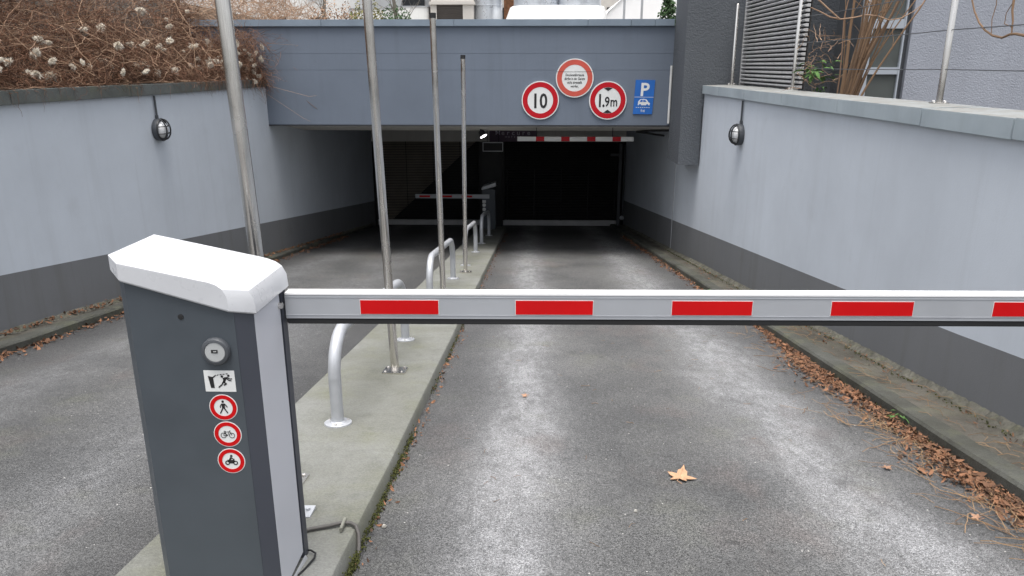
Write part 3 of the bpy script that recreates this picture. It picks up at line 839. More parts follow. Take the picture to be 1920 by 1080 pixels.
# cable and clip
pts = [(-1.05, 2.56, ramp_z(2.56) + .103), (-.93, 2.67, ramp_z(2.67) + .103), (-.86, 2.70, ramp_z(2.7) + .104), (-.81, 2.725, ramp_z(2.725) + .106), (-.77, 2.728, ramp_z(2.73) + .106), (-.745, 2.715, ramp_z(2.715) + .10), (-.729, 2.695, ramp_z(2.69) + .07), (-.722, 2.66, ramp_z(2.66) + .03), (-.72, 2.63, ramp_z(2.63) + .002), (-.718, 2.60, ramp_z(2.6) - .03)]
cb = tag(MB().tube(pts, .0085, 10).build('cable', M_CABLE, smooth=True), 'grey cable lying across the island from cabinet to road', 'cable')
tag(MB().box(-.802, -.790, 2.665, 2.745, ramp_z(2.7) + .098, ramp_z(2.7) + .119).build('cable_clip', M_CLIP, bevel=.002), 'small metal strap holding the grey cable to the island', 'clip')
pts = [(-.90, 2.50, -.23), (-.87, 2.492, -.225), (-.845, 2.47, -.222), (-.842, 2.44, -.222), (-.858, 2.38, -.222), (-.87, 2.33, -.215)]
tag(MB().tube(pts, .004, 8).build('wire_loop', M_BLACK, smooth=True), 'thin black wire loop at the foot of the cabinet', 'wire')

# ------------------------------------------------------------------ barrier far
fz = ramp_z(18.45) + .09
bar_f = thing('barrier_gate', 'far parking barrier in the dark garage mouth at the end of the island', 'barrier', (-1.1, 18.6, fz))
MB().box(-1.275, -.945, 18.45, 18.75, fz, fz + 1.02).build('cabinet', M_CAB, bar_f, bevel=.02)
MB().hexa([(-1.30, 18.42, fz + 1.0), (-.92, 18.42, fz + 1.10), (-.92, 18.78, fz + 1.10), (-1.30, 18.78, fz + 1.0),
           (-1.27, 18.44, fz + 1.08), (-.93, 18.44, fz + 1.19), (-.93, 18.76, fz + 1.19), (-1.27, 18.76, fz + 1.08)]).build('cap', M_WHITE, bar_f, bevel=.015)
fa = MB().box(-2.95, -1.09, 18.40, 18.445, -1.575, -1.475).build('arm', M_ALU, bar_f)
for a, b in ((-2.85, -2.58), (-2.30, -2.03), (-1.78, -1.52)):
    MB().box(a, b, 18.396, 18.399, -1.55, -1.50).build('red_block', M_RED, fa)
for i, zz in enumerate((-1.66, -1.75, -1.86, -1.97)):
    Ff = Flat((-1.225, 18.449, zz), (1, 0, 0), (0, 0, 1)); m = MB()
    if i == 0: Ff.poly(m, [(-.045, -.035), (.045, -.035), (.045, .035), (-.045, .035)], 0, .003)
    else: Ff.disc(m, (0, 0), .045, 0, .003, 18)
    m.build('sticker', M_SWHITE, bar_f)

# ------------------------------------------------------------------ hoops and poles on the island
def hoop(y0, y1, x0, x1, label):
    h = .605; r = .27; t = .037
    def P(s, up):
        y = lerp(y0, y1, s); return Vector((lerp(x0, x1, s), y, ramp_z(y) + .092 + up))
    o = thing('hoop_rail', label, 'hoop rail', P(.5, 0), 'galvanised hoop rails along the island')
    L = (P(1, 0) - P(0, 0)).length; d = (P(1, h) - P(0, h)).normalized(); up = Vector((0, 0, 1))
    pts = [P(0, 0), P(0, h * .5)]
    c0, c1 = P(0, h - t), P(1, h - t)
    for k in range(9):
        a = k / 8 * math.pi / 2
        pts.append(c0 - up * r + d * r - d * r * math.cos(a) + up * r * math.sin(a))
    for k in range(9):
        a = k / 8 * math.pi / 2
        pts.append(c1 - d * r - up * r + d * r * math.sin(a) + up * r * math.cos(a))
    pts += [P(1, h * .5), P(1, 0)]
    MB().tube(pts, t, 16).build('tube', M_GALV, o, smooth=True)
    for s_ in (0, 1):
        b = P(s_, 0); nrm = Vector((0, G, 1)).normalized()
        fo = MB().lathe(b - nrm * .002, nrm, [(0, .082), (.012, .082), (.015, .078)], 28).build('base_flange', M_GALV, o)
        wd = MB().lathe(b + nrm * .013, nrm, [(0, t + .012), (.004, t + .009), (.010, t + .001)], 20).build('weld_collar', M_GALV, fo, smooth=True)
        for k in range(3):
            a = k * 2 * math.pi / 3 + .6
            q = b + Vector((math.cos(a) * .064, math.sin(a) * .064, 0)); q.z -= G * math.sin(a) * .064
            MB().lathe(q + nrm * .012, nrm, [(0, .009), (.008, .009), (.010, .006)], 6).build('bolt', M_STEEL, fo)
hoop(3.99, 6.175, -1.158, -1.128, 'nearest galvanised hoop rail, just behind the barrier arm')
hoop(7.70, 9.888, -1.115, -1.10, 'second galvanised hoop rail from the barrier arm, on the island')
hoop(11.32, 13.21, -1.06, -1.042, 'third hoop rail down the island beside the shortest pole')
hoop(14.78, 16.61, -1.043, -1.0, 'farthest dim hoop rail, in front of the far barrier')

def pole(base, lean, height, label, rad=.0315, plate=True):
    b = Vector(base); o = thing('steel_pole', label, 'pole', b, 'slim stainless poles on the island')
    top = b + Vector((lean[0], lean[1], 1)) * height
    MB().tube([b, top], rad, 20).build('shaft', M_STEEL, o, smooth=True)
    MB().tube([top, top + Vector((0, 0, .05))], rad + .003, 20).build('end_cap', M_BLACK, o, smooth=True)
    z = b.z
    pl_ = MB().hexa([(b.x - .085, b.y - .085, z + .0 + G * .085), (b.x + .085, b.y - .085, z + G * .085), (b.x + .085, b.y + .085, z - G * .085), (b.x - .085, b.y + .085, z - G * .085),
               (b.x - .085, b.y - .085, z + .012 + G * .085), (b.x + .085, b.y - .085, z + .012 + G * .085), (b.x + .085, b.y + .085, z + .012 - G * .085), (b.x - .085, b.y + .085, z + .012 - G * .085)]).build('base_plate', M_STEEL, o)
    for sx in (-1, 1):
        for sy in (-1, 1):
            MB().lathe((b.x + sx * .062, b.y + sy * .062, z + .011 - G * sy * .062), (0, 0, 1), [(0, .010), (.010, .010), (.012, .006)], 6).build('bolt', M_STEEL, pl_)
def iz(y): return ramp_z(y) + .0935
b1y = 3.148
pole((-1.232 + .042 * (.807 - iz(b1y)), b1y - .0, iz(b1y)), (-.042, .026), 3.05, 'nearest thick leaning steel pole behind the white cabinet cap')
pole((-1.029, 5.147, iz(5.147)), (-.025, 0), 3.08, 'tall steel pole beside the nearest hoop rail')
pole((-.982, 7.806, iz(7.806)), (-.010, 0), 3.02, 'steel pole with black cap beside the second hoop rail')
pole((-.986, 10.536, iz(10.536)), (.006, 0), 3.02, 'shortest looking steel pole with black cap, just before the third hoop rail')

# ------------------------------------------------------------------ bulkhead lamps
def bulkhead(c, nx, ztop, label):
    c = Vector(c); n = Vector((nx, 0, 0))
    o = thing('bulkhead_lamp', label, 'lamp', c, 'caged bulkhead lamps on the ramp walls')
    MB().lathe(c, n, [(0, .135), (.045, .142), (.062, .138), (.066, .12)], 32).build('housing', M_BULK, o, smooth=True)
    MB().lathe(c + n * .05, n, [(0, .108), (.025, .104), (.05, .09), (.068, .065), (.078, .03), (.08, 0)], 28).build('glass_dome', M_OPAL, o, smooth=True)
    g = MB(); g.torus(c + n * .07, n, .132, .012, 32, 8)
    for s_ in (-.05, .05):
        pts = []
        for k in range(13):
            a = -math.pi / 2 + math.pi * k / 12
            pts.append(c + Vector((nx * (.066 + .085 * math.cos(a)), s_, .125 * math.sin(a))))
        if s_ > 0 or True: g.tube(pts, .010, 6)
    for zz in (-.045, .045):
        pts = []
        for k in range(13):
            a = -math.pi / 2 + math.pi * k / 12
            pts.append(c + Vector((nx * (.066 + .087 * math.cos(a)), .125 * math.sin(a), zz)))
        g.tube(pts, .0065, 6)
    g.build('wire_guard', M_GUARD, o, smooth=True)
    MB().tube([c + n * .022 + Vector((0, 0, .13)), Vector((c.x + nx * .022, c.y, ztop - .012))], .013, 10).build('conduit', M_BULK, o, smooth=True)
    MB().tube([c + n * .022 + Vector((0, 0, .13)), c + n * .022 + Vector((0, 0, .18))], .02, 10).build('cable_gland', M_BULK, o, smooth=True)
bulkhead((wall_lx(9.45) + .001, 9.45, .84), 1, 1.27, 'round caged lamp on the left wall under the creepers')
bulkhead((wall_rx(10.05) - .001, 10.05, .745), -1, 1.195, 'round caged lamp on the right wall near the pier')

# ------------------------------------------------------------------ right building: pier, facade, window, louvre, railing
pier = thing('stucco_building', 'dark grey stucco building corner overhanging the ramp at right', 'building', (3.2, 12.3, .07))
prof = [(2.36, .07), (2.69, .07), (2.69, 1.0), (7.5, 1.0), (7.5, 6.5), (2.36, 6.5)]
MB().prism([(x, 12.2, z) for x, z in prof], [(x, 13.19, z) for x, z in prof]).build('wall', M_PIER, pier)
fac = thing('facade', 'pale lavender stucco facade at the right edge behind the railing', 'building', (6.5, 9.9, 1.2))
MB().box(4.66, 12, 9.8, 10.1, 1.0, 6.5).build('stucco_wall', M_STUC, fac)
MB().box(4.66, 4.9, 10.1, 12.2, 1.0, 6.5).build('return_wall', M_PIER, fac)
win = thing('glazed_door', 'tall glazed door with grey panes behind the leaning shrub', 'door', (4.35, 9.85, 1.2))
zs = [1.20, 1.545, 1.60, 1.65, 2.02, 2.10, 2.9]
MB().box(4.06, 4.19, 9.80, 9.88, 1.0, 3.2).build('stile', M_FRAME, win)
MB().box(4.566, 4.585, 9.80, 9.88, 1.0, 3.2).build('stile', M_FRAME, win)
MB().box(4.586, 4.655, 9.86, 9.94, 1.0, 3.2).build('shadow_gap', M_BULK, win)
for a, b in ((1.0, 1.12), (1.515, 1.60), (2.06, 2.17), (3.1, 3.2)):
    MB().box(4.191, 4.565, 9.805, 9.875, a, b).build('transom', M_FRAME, win)
for a, b in ((1.121, 1.514), (1.601, 2.059), (2.171, 3.099)):
    MB().box(4.191, 4.565, 9.835, 9.85, a, b).build('pane', M_PANE, win)

lou = thing('louvre_screen', 'galvanised horizontal slat screen on the coping in front of the dark building', 'screen', (3.26, 10.8, 1.33))
LX = 3.26
MB().box(LX + .045, LX + .055, 9.50, 12.15, 1.34, 3.1).build('backing', M_LOUVB, lou)
slat = None
z = 1.35
while z < 3.05:
    if slat is None:
        mbs = MB()
        prof = [(.0, 0), (-.018, .006), (-.022, .018), (-.016, .028), (.0, .036), (.03, .036), (.03, .0)]
        mbs.loft([[(LX + a, 9.50, z + b) for a, b in prof], [(LX + a, 12.15, z + b) for a, b in prof]])
        slat = mbs.build('slat', M_LOUV, lou)
        w0 = WL[slat.name].copy(); z00 = z
    else:
        share(slat, 'slat', w0 + Vector((0, 0, z - z00)), lou)
    z += .0555
MB().box(LX - .03, LX + .05, 12.151, 12.185, 1.33, 3.1).build('edge_trim', M_LOUV, lou)

ral = thing('wire_railing', 'stainless post and wire railing standing on the right hand coping', 'railing', (3.2, 8, 1.33))
posts = [(3.24, 2.55), (3.19, 6.09), (3.20, 9.57), (3.07, 12.0)]
hs = [1.35, 1.35, 1.35, 1.17]
for (px, py), hh in zip(posts, hs):
    zt = 1.332
    po = MB().tube([(px, py, zt), (px, py, zt + hh), (px, py, zt + hh + .012)], [.024, .024, .016], 16).build('post', M_STEEL, ral, smooth=True)
    bp_ = MB().lathe((px, py, zt - .006), (0, 0, 1), [(0, .075), (.016, .075), (.018, .07)], 24).build('base_plate', M_STEEL, po)
    for k in range(4):
        a = .4 + k * math.pi / 2
        MB().lathe((px + .055 * math.cos(a), py + .055 * math.sin(a), zt + .01), (0, 0, 1), [(0, .011), (.008, .011), (.016, .006)], 10).build('bolt', M_STEEL, po, smooth=True)
for k, h in enumerate((.26, .55, .84, 1.10)):
    for (a, b) in zip(posts[:-1], posts[1:]):
        sag = .008
        pts = [(lerp(a[0], b[0], t / 6) - .0, lerp(a[1], b[1], t / 6), 1.332 + h - sag * math.sin(math.pi * t / 6)) for t in range(7)]
        MB().tube(pts, .004, 5).build('wire', M_BULK, ral, smooth=True)

# ------------------------------------------------------------------ vegetation
def wander(rg, p, d, n, step, curl, grav=0.0):
    pts = [Vector(p)]; d = Vector(d).normalized()
    for i in range(n):
        d = d + Vector((rg.gauss(0, curl), rg.gauss(0, curl), rg.gauss(0, curl) - grav)); d.normalize()
        pts.append(pts[-1] + d * step)
    return pts

def twig_mass(mb, rg, count, pick, length, rad, curl, grav, seg=6, lim=None, hang=False):
    for _ in range(count):
        p, d = pick(rg)
        L = rg.uniform(*length); n = max(3, int(seg * L / length[1]) + 2)
        pts = wander(rg, p, d, n, L / n, curl, grav)
        if lim is not None:
            for q in pts:
                if q.y > 13.1: continue
                e = q.x - (wall_lx(q.y) + lim)
                if hang:
                    if q.z < 1.405 and q.x > wall_lx(q.y) - .2: q.x = wall_lx(q.y) + .05 + rg.uniform(.004, .03)
                else:
                    if q.x > wall_lx(q.y) - .43: q.z = max(q.z, 1.405 + rg.uniform(0, .02))
                    if e > 0: q.x -= 1.7 * e
        r = rg.uniform(*rad)
        mb.tube(pts, [r * (1 - .7 * i / n) for i in range(n + 1)], 3, cap=False)

rg = random.Random(11)
vine = thing('dry_creeper', 'brown dry creeper tangle with white seed heads over the left wall', 'creeper', (-5.4, 9.5, 1.35))
def pick_v(rg):
    y = rg.uniform(4.4, 13.6); d = abs(rg.gauss(0, .75))
    x = wall_lx(y) - .02 - d
    z = bank_z(x, y) + .08 + rg.uniform(-.05, .42) * (.35 + min(1, d)) + .1 * math.sin(y * 2.2)
    a = rg.uniform(0, 2 * math.pi)
    return (x, y, z), (math.cos(a) * .9 + .25, math.sin(a), rg.uniform(-.35, .5))
mb = MB(); twig_mass(mb, rg, 15000, pick_v, (.15, .5), (.002, .005), .48, .05, lim=.0)
o = mb.build('twig_mass', M_VINE, vine); o['kind'] = 'stuff'
mb = MB(); twig_mass(mb, rg, 1300, pick_v, (.5, 1.5), (.003, .0065), .26, .03, 9, lim=.02)
o = mb.build('pale_stem_mass', M_VINE2, vine); o['kind'] = 'stuff'
# fringe hanging over the coping
def pick_h(rg):
    y = rg.choice([rg.uniform(4.5, 13.2), rg.uniform(10.5, 13.2)])
    return (wall_lx(y) - .15 + rg.uniform(-.1, .12), y, 1.44 + rg.uniform(-.02, .12)), (1, rg.uniform(-.8, .8), rg.uniform(-.2, .3))
mb = MB(); twig_mass(mb, rg, 800, pick_h, (.14, .38), (.0018, .0038), .42, .27, lim=.12, hang=True)
# heavy spill by the portal corner
def pick_c(rg):
    return (-4.95 + rg.gauss(0, .22), 12.85 + rg.gauss(0, .22), rg.uniform(1.30, 2.15)), (rg.uniform(-.4, 1), rg.uniform(-1, .1), rg.uniform(-.6, .5))
twig_mass(mb, rg, 1700, pick_c, (.18, .5), (.002, .0042), .34, .16)
o = mb.build('hanging_fringe', M_VINE, vine); o['kind'] = 'stuff'
# seed heads
def fluff(seed):
    r_ = random.Random(seed); bm = bmesh.new()
    bmesh.ops.create_icosphere(bm, subdivisions=3, radius=.034)
    lumps = [Vector((r_.gauss(0, 1), r_.gauss(0, 1), r_.gauss(0, 1))).normalized() for _ in range(4)]
    for v in bm.verts:
        n = v.co.normalized()
        v.co *= (.65 + .7 * max(0, max(n.dot(l) for l in lumps)) ** 3) * r_.uniform(.8, 1.2)
    res = bmesh.ops.poke(bm, faces=bm.faces[:])
    for v in res['verts']:
        v.co = v.co * r_.uniform(1.1, 2.3) + Vector((r_.gauss(0, .004), r_.gauss(0, .004), r_.gauss(0, .004)))
    mb = MB(); bm.verts.index_update()
    mb.add([v.co.copy() for v in bm.verts], [tuple(v.index for v in f.verts) for f in bm.faces]); bm.free()
    return mb
protos = []
for s_ in range(3):
    p, d = pick_v(rg)
    o = fluff(s_).build('seed_head', M_FLUFF, vine, origin=(0, 0, 0))
    place(o, Vector(p) + Vector((0, 0, .25)), vine)
    protos.append(o)
sp = random.Random(4)
for i in range(150):
    if i < 110:
        y = sp.uniform(4.8, 13.2); dd = abs(sp.gauss(0, .6)); x = wall_lx(y) - dd + .05
        z = bank_z(x, y) + .22 + sp.uniform(.0, .42) * (.4 + min(1, dd))
    else:
        x, y, z = -4.82 + sp.gauss(0, .14), 12.7 + sp.gauss(0, .18), sp.uniform(1.25, 2.0)
    sc = sp.uniform(.3, .95) if i < 110 else sp.uniform(.35, .75)
    share(protos[i % 3], 'seed_head', (x, y, z), vine, (sp.uniform(0, 6), sp.uniform(0, 6), sp.uniform(0, 6)), (sc * 1.25, sc, sc * .9))

# tan bush behind the fascia corner
bush = thing('dry_bush', 'tan dry bush rising behind the left end of the fascia coping', 'bush', (-6.2, 15, 2.2))
def pick_b(rg):
    x = rg.uniform(-9.0, -4.5); y = rg.uniform(14.2, 16.5)
    t = (x + 9.0) / 4.5
    return (x, y, 2.2 + rg.uniform(0, 1.25) * (1.15 - .75 * t)), (rg.uniform(-1, 1), rg.uniform(-1, 1), rg.uniform(-.2, 1))
mb = MB(); twig_mass(mb, rg, 3200, pick_b, (.2, .6), (.003, .007), .3, .03)
o = mb.build('twig_mass', M_TAN, bush); o['kind'] = 'stuff'

# leaning multi-stem shrub right
shr = thing('leaning_shrub', 'leaning multi stemmed bare shrub behind the right hand coping', 'shrub', (3.62, 8.75, 1.27))
r5 = random.Random(21)
mb = MB()
for i in range(21):
    a = r5.uniform(0, 2 * math.pi); q = r5.uniform(0, .095)
    p = Vector((3.50 + q * math.cos(a), 8.72 + q * math.sin(a), .95))
    lean = Vector((.17 + r5.uniform(-.22, .16) + q * math.cos(a) * .8, r5.uniform(-.16, .16), 1))
    n = 9; L = r5.uniform(1.4, 2.3); pts = wander(r5, p, lean, n, L / n, .035)
    r0 = r5.uniform(.006, .024)
    mb.tube(pts, [r0 * (1 - .55 * k / n) for k in range(n + 1)], 6)
    for _ in range(2):
        k = r5.randint(3, n - 1)
        d = Vector((r5.uniform(-1, 1), r5.uniform(-1, 1), r5.uniform(.2, 1)))
        tp = wander(r5, pts[k], d, 5, r5.uniform(.04, .1), .25)
        mb.tube(tp, [r0 * .3 * (1 - .15 * t) for t in range(6)], 4)
mb.build('stem_bundle', M_BARK, shr, smooth=True)
mb = MB()
arcs = [[(3.02, 8.5, 2.29), (3.144, 8.5, 2.19), (3.27, 8.5, 2.095), (3.41, 8.5, 2.11), (3.545, 8.5, 2.138), (3.66, 8.5, 2.127), (3.79, 8.5, 2.084), (3.914, 8.5, 2.105), (4.03, 8.5, 2.17), (4.117, 8.5, 2.243), (4.18, 8.5, 2.4)],
        [(3.27, 8.5, 2.095), (3.18, 8.55, 2.12), (3.08, 8.6, 2.18), (2.98, 8.6, 2.22)],
        [(3.37, 8.6, 1.2), (3.36, 8.55, 1.5), (3.33, 8.5, 1.8), (3.31, 8.5, 2.1), (3.36, 8.5, 2.5)]]
for ar in arcs: mb.tube(ar, [.009 - .005 * i / len(ar) for i in range(len(ar))], 6)
for _ in range(46):
    p = (r5.uniform(3.05, 3.4), r5.uniform(8.7, 9.2), r5.uniform(1.35, 1.95)); d = (r5.uniform(-1, 1), r5.uniform(-1, 1), r5.uniform(-.2, 1))
    mb.tube(wander(r5, p, d, 6, .045, .25), [.0035, .0032, .003, .0026, .0022, .0018, .001], 3)
mb.build('twigs', M_VINE2, shr, smooth=True)

fern = thing('green_sapling', 'small green leafy sapling between the slat screen and leaning shrub', 'plant', (3.38, 9.05, 1.27))
MB().tube([(3.26, 9.05, .94), (3.25, 9.04, 1.42), (3.24, 9.02, 1.62)], [.009, .007, .004], 6).build('stem', M_BARKG, fern, smooth=True)
r6 = random.Random(9)
leaf_src = []
def leaf_mb(l, w, droop):
    m_ = MB(); v = []; f = []
    prof = [(0, .1), (.25, .8), (.5, 1), (.75, .7), (1, .02)]
    for t, k in prof:
        z = -droop * t * t; v += [(t * l, -w * k, z + .004), (t * l, 0, z - .002), (t * l, w * k, z + .004)]
    for i in range(4):
        a = 3 * i; f += [(a, a + 1, a + 4, a + 3), (a + 1, a + 2, a + 5, a + 4)]
    return m_.add(v, f)
src = leaf_mb(.11, .02, .05).build('leaf', M_GREEN, fern, origin=(0, 0, 0)); place(src, (3.24, 9.02, 1.58), fern); src.rotation_euler = (.2, .1, 3.4)
for i in range(46):
    az = r6.uniform(0, 2 * math.pi); z = r6.uniform(1.48, 1.68); q = r6.uniform(0, .13)
    share(src, 'leaf', (3.24 + q * math.cos(az) + r6.uniform(-.06, .12), 9.03 + q * math.sin(az), z), fern, (r6.uniform(-.4, .4), r6.uniform(-.4, .5), az), (r6.uniform(.6, 1.2),) * 3)
for i in range(12):
    share(src, 'leaf', (3.33 + r6.uniform(-.05, .07), 9.0 + r6.uniform(-.05, .05), 1.30 + r6.uniform(0, .09)), fern, (r6.uniform(-.4, .4), r6.uniform(-.4, .5), r6.uniform(0, 6)), (.7,) * 3)

vin2 = thing('bare_vine', 'thick bare vine branch looping over the railing wires at far right', 'vine', (3.2, 4.6, 1.9))
br = [[(3.2, 5.93, 2.2), (3.2, 5.91, 2.118), (3.2, 5.834, 2.003), (3.2, 5.746, 1.918), (3.2, 5.644, 1.866), (3.2, 5.54, 1.816), (3.2, 5.425, 1.801), (3.2, 5.354, 1.823), (3.2, 5.287, 1.827), (3.2, 5.17, 1.809), (3.2, 4.98, 1.79), (3.2, 4.4, 1.85)],
      [(3.2, 5.333, 1.829), (3.2, 5.35, 1.904), (3.2, 5.366, 1.972), (3.2, 5.376, 2.04), (3.2, 5.4, 2.2), (3.2, 5.4, 2.5)],
      [(3.2, 5.38, 2.02), (3.2, 5.427, 1.96), (3.2, 5.423, 1.89), (3.2, 5.358, 1.87), (3.2, 5.336, 1.84)],
      [(3.2, 5.57, 1.835), (3.2, 5.59, 1.934), (3.2, 5.573, 2.02), (3.2, 5.587, 2.125), (3.2, 5.6, 2.3)]]
rads = [.011, .011, .004, .004]
mb = MB()
for b_, r_ in zip(br, rads):
    n = len(b_)
    mb.tube([Vector(p) + Vector((rnd.uniform(-.006, .006), 0, rnd.uniform(-.006, .006))) for p in b_], [r_ * (.45 + .55 * (i / (n - 1))) if r_ > .005 else r_ * .7 for i in range(n)], 7)
mb.build('branch', M_BARK, vin2, smooth=True)

# ------------------------------------------------------------------ fallen leaves, litter, moss
def plane_leaf(size, curl, seed):
    r_ = random.Random(seed)
    lobes = [(-150, .30), (-132, .55), (-122, .50), (-105, .34), (-84, .62), (-72, .92), (-62, .66), (-44, .46), (-24, .70), (-10, .76), (-2, 1.02), (7, .74), (20, .68), (34, .44), (50, .66), (60, .90), (72, .62), (92, .34), (112, .52), (128, .58), (148, .28), (172, .12), (190, .12)]
    pts = [(size * k * math.cos(R(a)), size * k * math.sin(R(a))) for a, k in lobes]
    def zz(x, y): return .006 + curl * ((x * x) * .30 - .10 * y * y + .12 * x * y) / size
    v = [(0, 0, zz(0, 0))] + [(x, y, zz(x, y)) for x, y in pts]
    v2 = [(x, y, z - .0015) for x, y, z in v]
    n = len(pts)
    f = [(0, 1 + i, 1 + (i + 1) % n) for i in range(n)]
    f2 = [(n + 1, n + 2 + (i + 1) % n, n + 2 + i) for i in range(n)]
    side = [(1 + i, n + 2 + i, n + 2 + (i + 1) % n, 1 + (i + 1) % n) for i in range(n)]
    m_ = MB().add(v + v2, f + f2 + side)
    m_.tube([(0, 0, .006), (-size * .35, .01, .004), (-size * .7, .03 * r_.uniform(-1, 1), .006)], .0016, 4)
    return m_
def drop_leaf(x, y, rz, size, m_, curl, label, seed, tilt=.05):
    o = plane_leaf(size, curl, seed).build('fallen_leaf', m_, origin=(0, 0, 0))
    place(o, (x, y, ramp_z(y) + .009)); o.rotation_euler = (-math.atan(G) + tilt, tilt, rz)
    tag(o, label, 'leaf', 'single fallen leaves on the asphalt')
drop_leaf(.783, 3.446, 1.2, .095, M_LEAF, 1.0, 'large pale orange plane leaf alone on the asphalt', 1)
drop_leaf(1.93, 3.62, .4, .036, M_LEAFB, .4, 'small brown leaf flat on the asphalt left of the gutter litter', 2, 0)
drop_leaf(2.08, 3.05, 2.2, .034, M_LEAFB, .5, 'brown leaf beside the dry stalks by the right gutter', 3, 0)
drop_leaf(-.04, 4.83, 2.9, .034, M_LEAFB, .3, 'small faint tan leaf flat in the wheel track beside the island', 4, 0)

r8 = random.Random(31)
def scatter_leaves(mb, rg, count, fx, fy, size, lift):
    for _ in range(count):
        y = fy(rg); x = fx(rg, y); z = ramp_z(y) + .004 + abs(rg.gauss(0, lift))
        s_ = rg.uniform(*size); a = rg.uniform(0, 6.28); el = rg.gauss(0, .45); ro = rg.gauss(0, .5)
        m_ = Matrix.Translation((x, y, z)) @ Matrix.Rotation(a, 4, 'Z') @ Matrix.Rotation(el, 4, 'Y') @ Matrix.Rotation(ro, 4, 'X')
        w = s_ * rg.uniform(.25, .5); cu = s_ * rg.uniform(.1, .35)
        v = [m_ @ Vector(q) for q in ((-s_, 0, cu * .6), (-s_ * .3, -w, cu * .2), (s_ * .4, -w * .8, 0), (s_, 0, cu), (s_ * .4, w * .8, cu * .3), (-s_ * .3, w, 0), (0, 0, -cu * .3))]
        mb.add(v, [(6, 0, 1), (6, 1, 2), (6, 2, 3), (6, 3, 4), (6, 4, 5), (6, 5, 0)])
def scatter_stalks(mb, rg, count, fx, fy, length, rad, lift):
    for _ in range(count):
        y = fy(rg); x = fx(rg, y); a = rg.gauss(1.15, .7)
        L = rg.uniform(*length); n = 4
        pts = []; px, py = x, y
        for k in range(n + 1):
            pts.append((px, py, ramp_z(py) + .006 + abs(rg.gauss(0, lift))))
            a += rg.gauss(0, .28); px += math.cos(a) * L / n; py += math.sin(a) * L / n
        mb.tube(pts, rg.uniform(*rad), 3, cap=False)

# heap width along the right gutter
def heap(y): return .035 + .16 * (math.exp(-((y - 5.55) / .8) ** 2)) + .13 * math.exp(-((y - 3.6) / 1.0) ** 2) + .05 * math.sin(y * 3.1) ** 2
mb = MB()
scatter_leaves(mb, r8, 4300, lambda g, y: kerb_rx(y) - .012 - abs(g.gauss(0, 1)) * heap(y) * .50, lambda g: g.choice([g.uniform(2.3, 8.2), g.gauss(3.45, .5), g.gauss(5.6, .55)]), (.006, .028), .012)
scatter_leaves(mb, r8, 700, lambda g, y: kerb_rx(y) - .01 - abs(g.gauss(0, .06)), lambda g: g.uniform(8, 17.5), (.014, .034), .012)
tag(mb.build('leaf_litter', M_LITTER), 'drift of rust brown leaves along the right hand gutter', 'leaf litter', kind='stuff')
mb = MB()
scatter_stalks(mb, r8, 360, lambda g, y: kerb_rx(y) - .04 - abs(g.gauss(0, .17)), lambda g: g.choice([g.uniform(2.4, 4.6), g.uniform(2.4, 7)]), (.10, .30), (.001, .0022), .01)
scatter_stalks(mb, r8, 60, lambda g, y: g.uniform(-.5, 2.2), lambda g: g.uniform(2.3, 7), (.02, .07), (.0008, .0014), .002)
tag(mb.build('dry_stalks', M_NEEDLE), 'thin dry stalks lying over the right hand leaf drift', 'stalks', kind='stuff')
mb = MB()
for _ in range(170):                                     # stalks and leaves on the right pavement
    y = r8.uniform(2.6, 9); x = r8.uniform(kerb_rx(y) + .12, wall_rx(y) - .02)
    a = r8.gauss(1.5, .5); L = r8.uniform(.06, .22)
    mb.tube([(x, y, ramp_z(y) + .087), (x + math.cos(a) * L / 2, y + math.sin(a) * L / 2, ramp_z(y + math.sin(a) * L / 2) + .095), (x + math.cos(a + .3) * L, y + math.sin(a + .3) * L, ramp_z(y + math.sin(a + .3) * L) + .088)], .0016, 3, cap=False)
mc = MB()
scatter_leaves(mc, r8, 330, lambda g, y: wall_rx(y) - .07 - abs(g.gauss(0, .09)), lambda g: g.uniform(2.4, 12), (.005, .018), .004)
mc.v = [(a, b, c + .084) for a, b, c in mc.v]
tag(mc.build('leaf_crumbs', M_LITTER), 'dark leaf crumbs along the foot of the right wall', 'leaf litter', kind='stuff')
tag(mb.build('pavement_stalks', M_NEEDLE), 'dry stalks scattered on the right hand pavement strip', 'stalks', kind='stuff')
mb = MB()
scatter_leaves(mb, r8, 900, lambda g, y: kerb_lx(y) + .01 + abs(g.gauss(0, .07)), lambda g: g.uniform(4.6, 17), (.014, .036), .012)
tag(mb.build('leaf_litter', M_LITTER), 'thin line of brown leaves along the left hand gutter', 'leaf litter', kind='stuff')
mb = MB()
def lift_pave(mb0, dz):
    mb0.v = [(a, b, c + dz) for a, b, c in mb0.v]; return mb0
scatter_leaves(mb, r8, 700, lambda g, y: wall_lx(y) + .03 + abs(g.gauss(0, .05)), lambda g: g.uniform(4.8, 17), (.014, .034), .014)
tag(lift_pave(mb, .095).build('leaf_litter', M_LITTER), 'brown leaves gathered at the foot of the left wall', 'leaf litter', kind='stuff')
mb = MB()
scatter_leaves(mb, r8, 420, lambda g, y: isl_r(y) + .012 + abs(g.gauss(0, .035)), lambda g: g.choice([g.uniform(2.0, 9), g.uniform(9, 18.5)]), (.008, .022), .008)
tag(mb.build('leaf_litter', M_LITTER), 'crumbs of brown leaf along the right edge of the island', 'leaf litter', kind='stuff')
mb = MB()
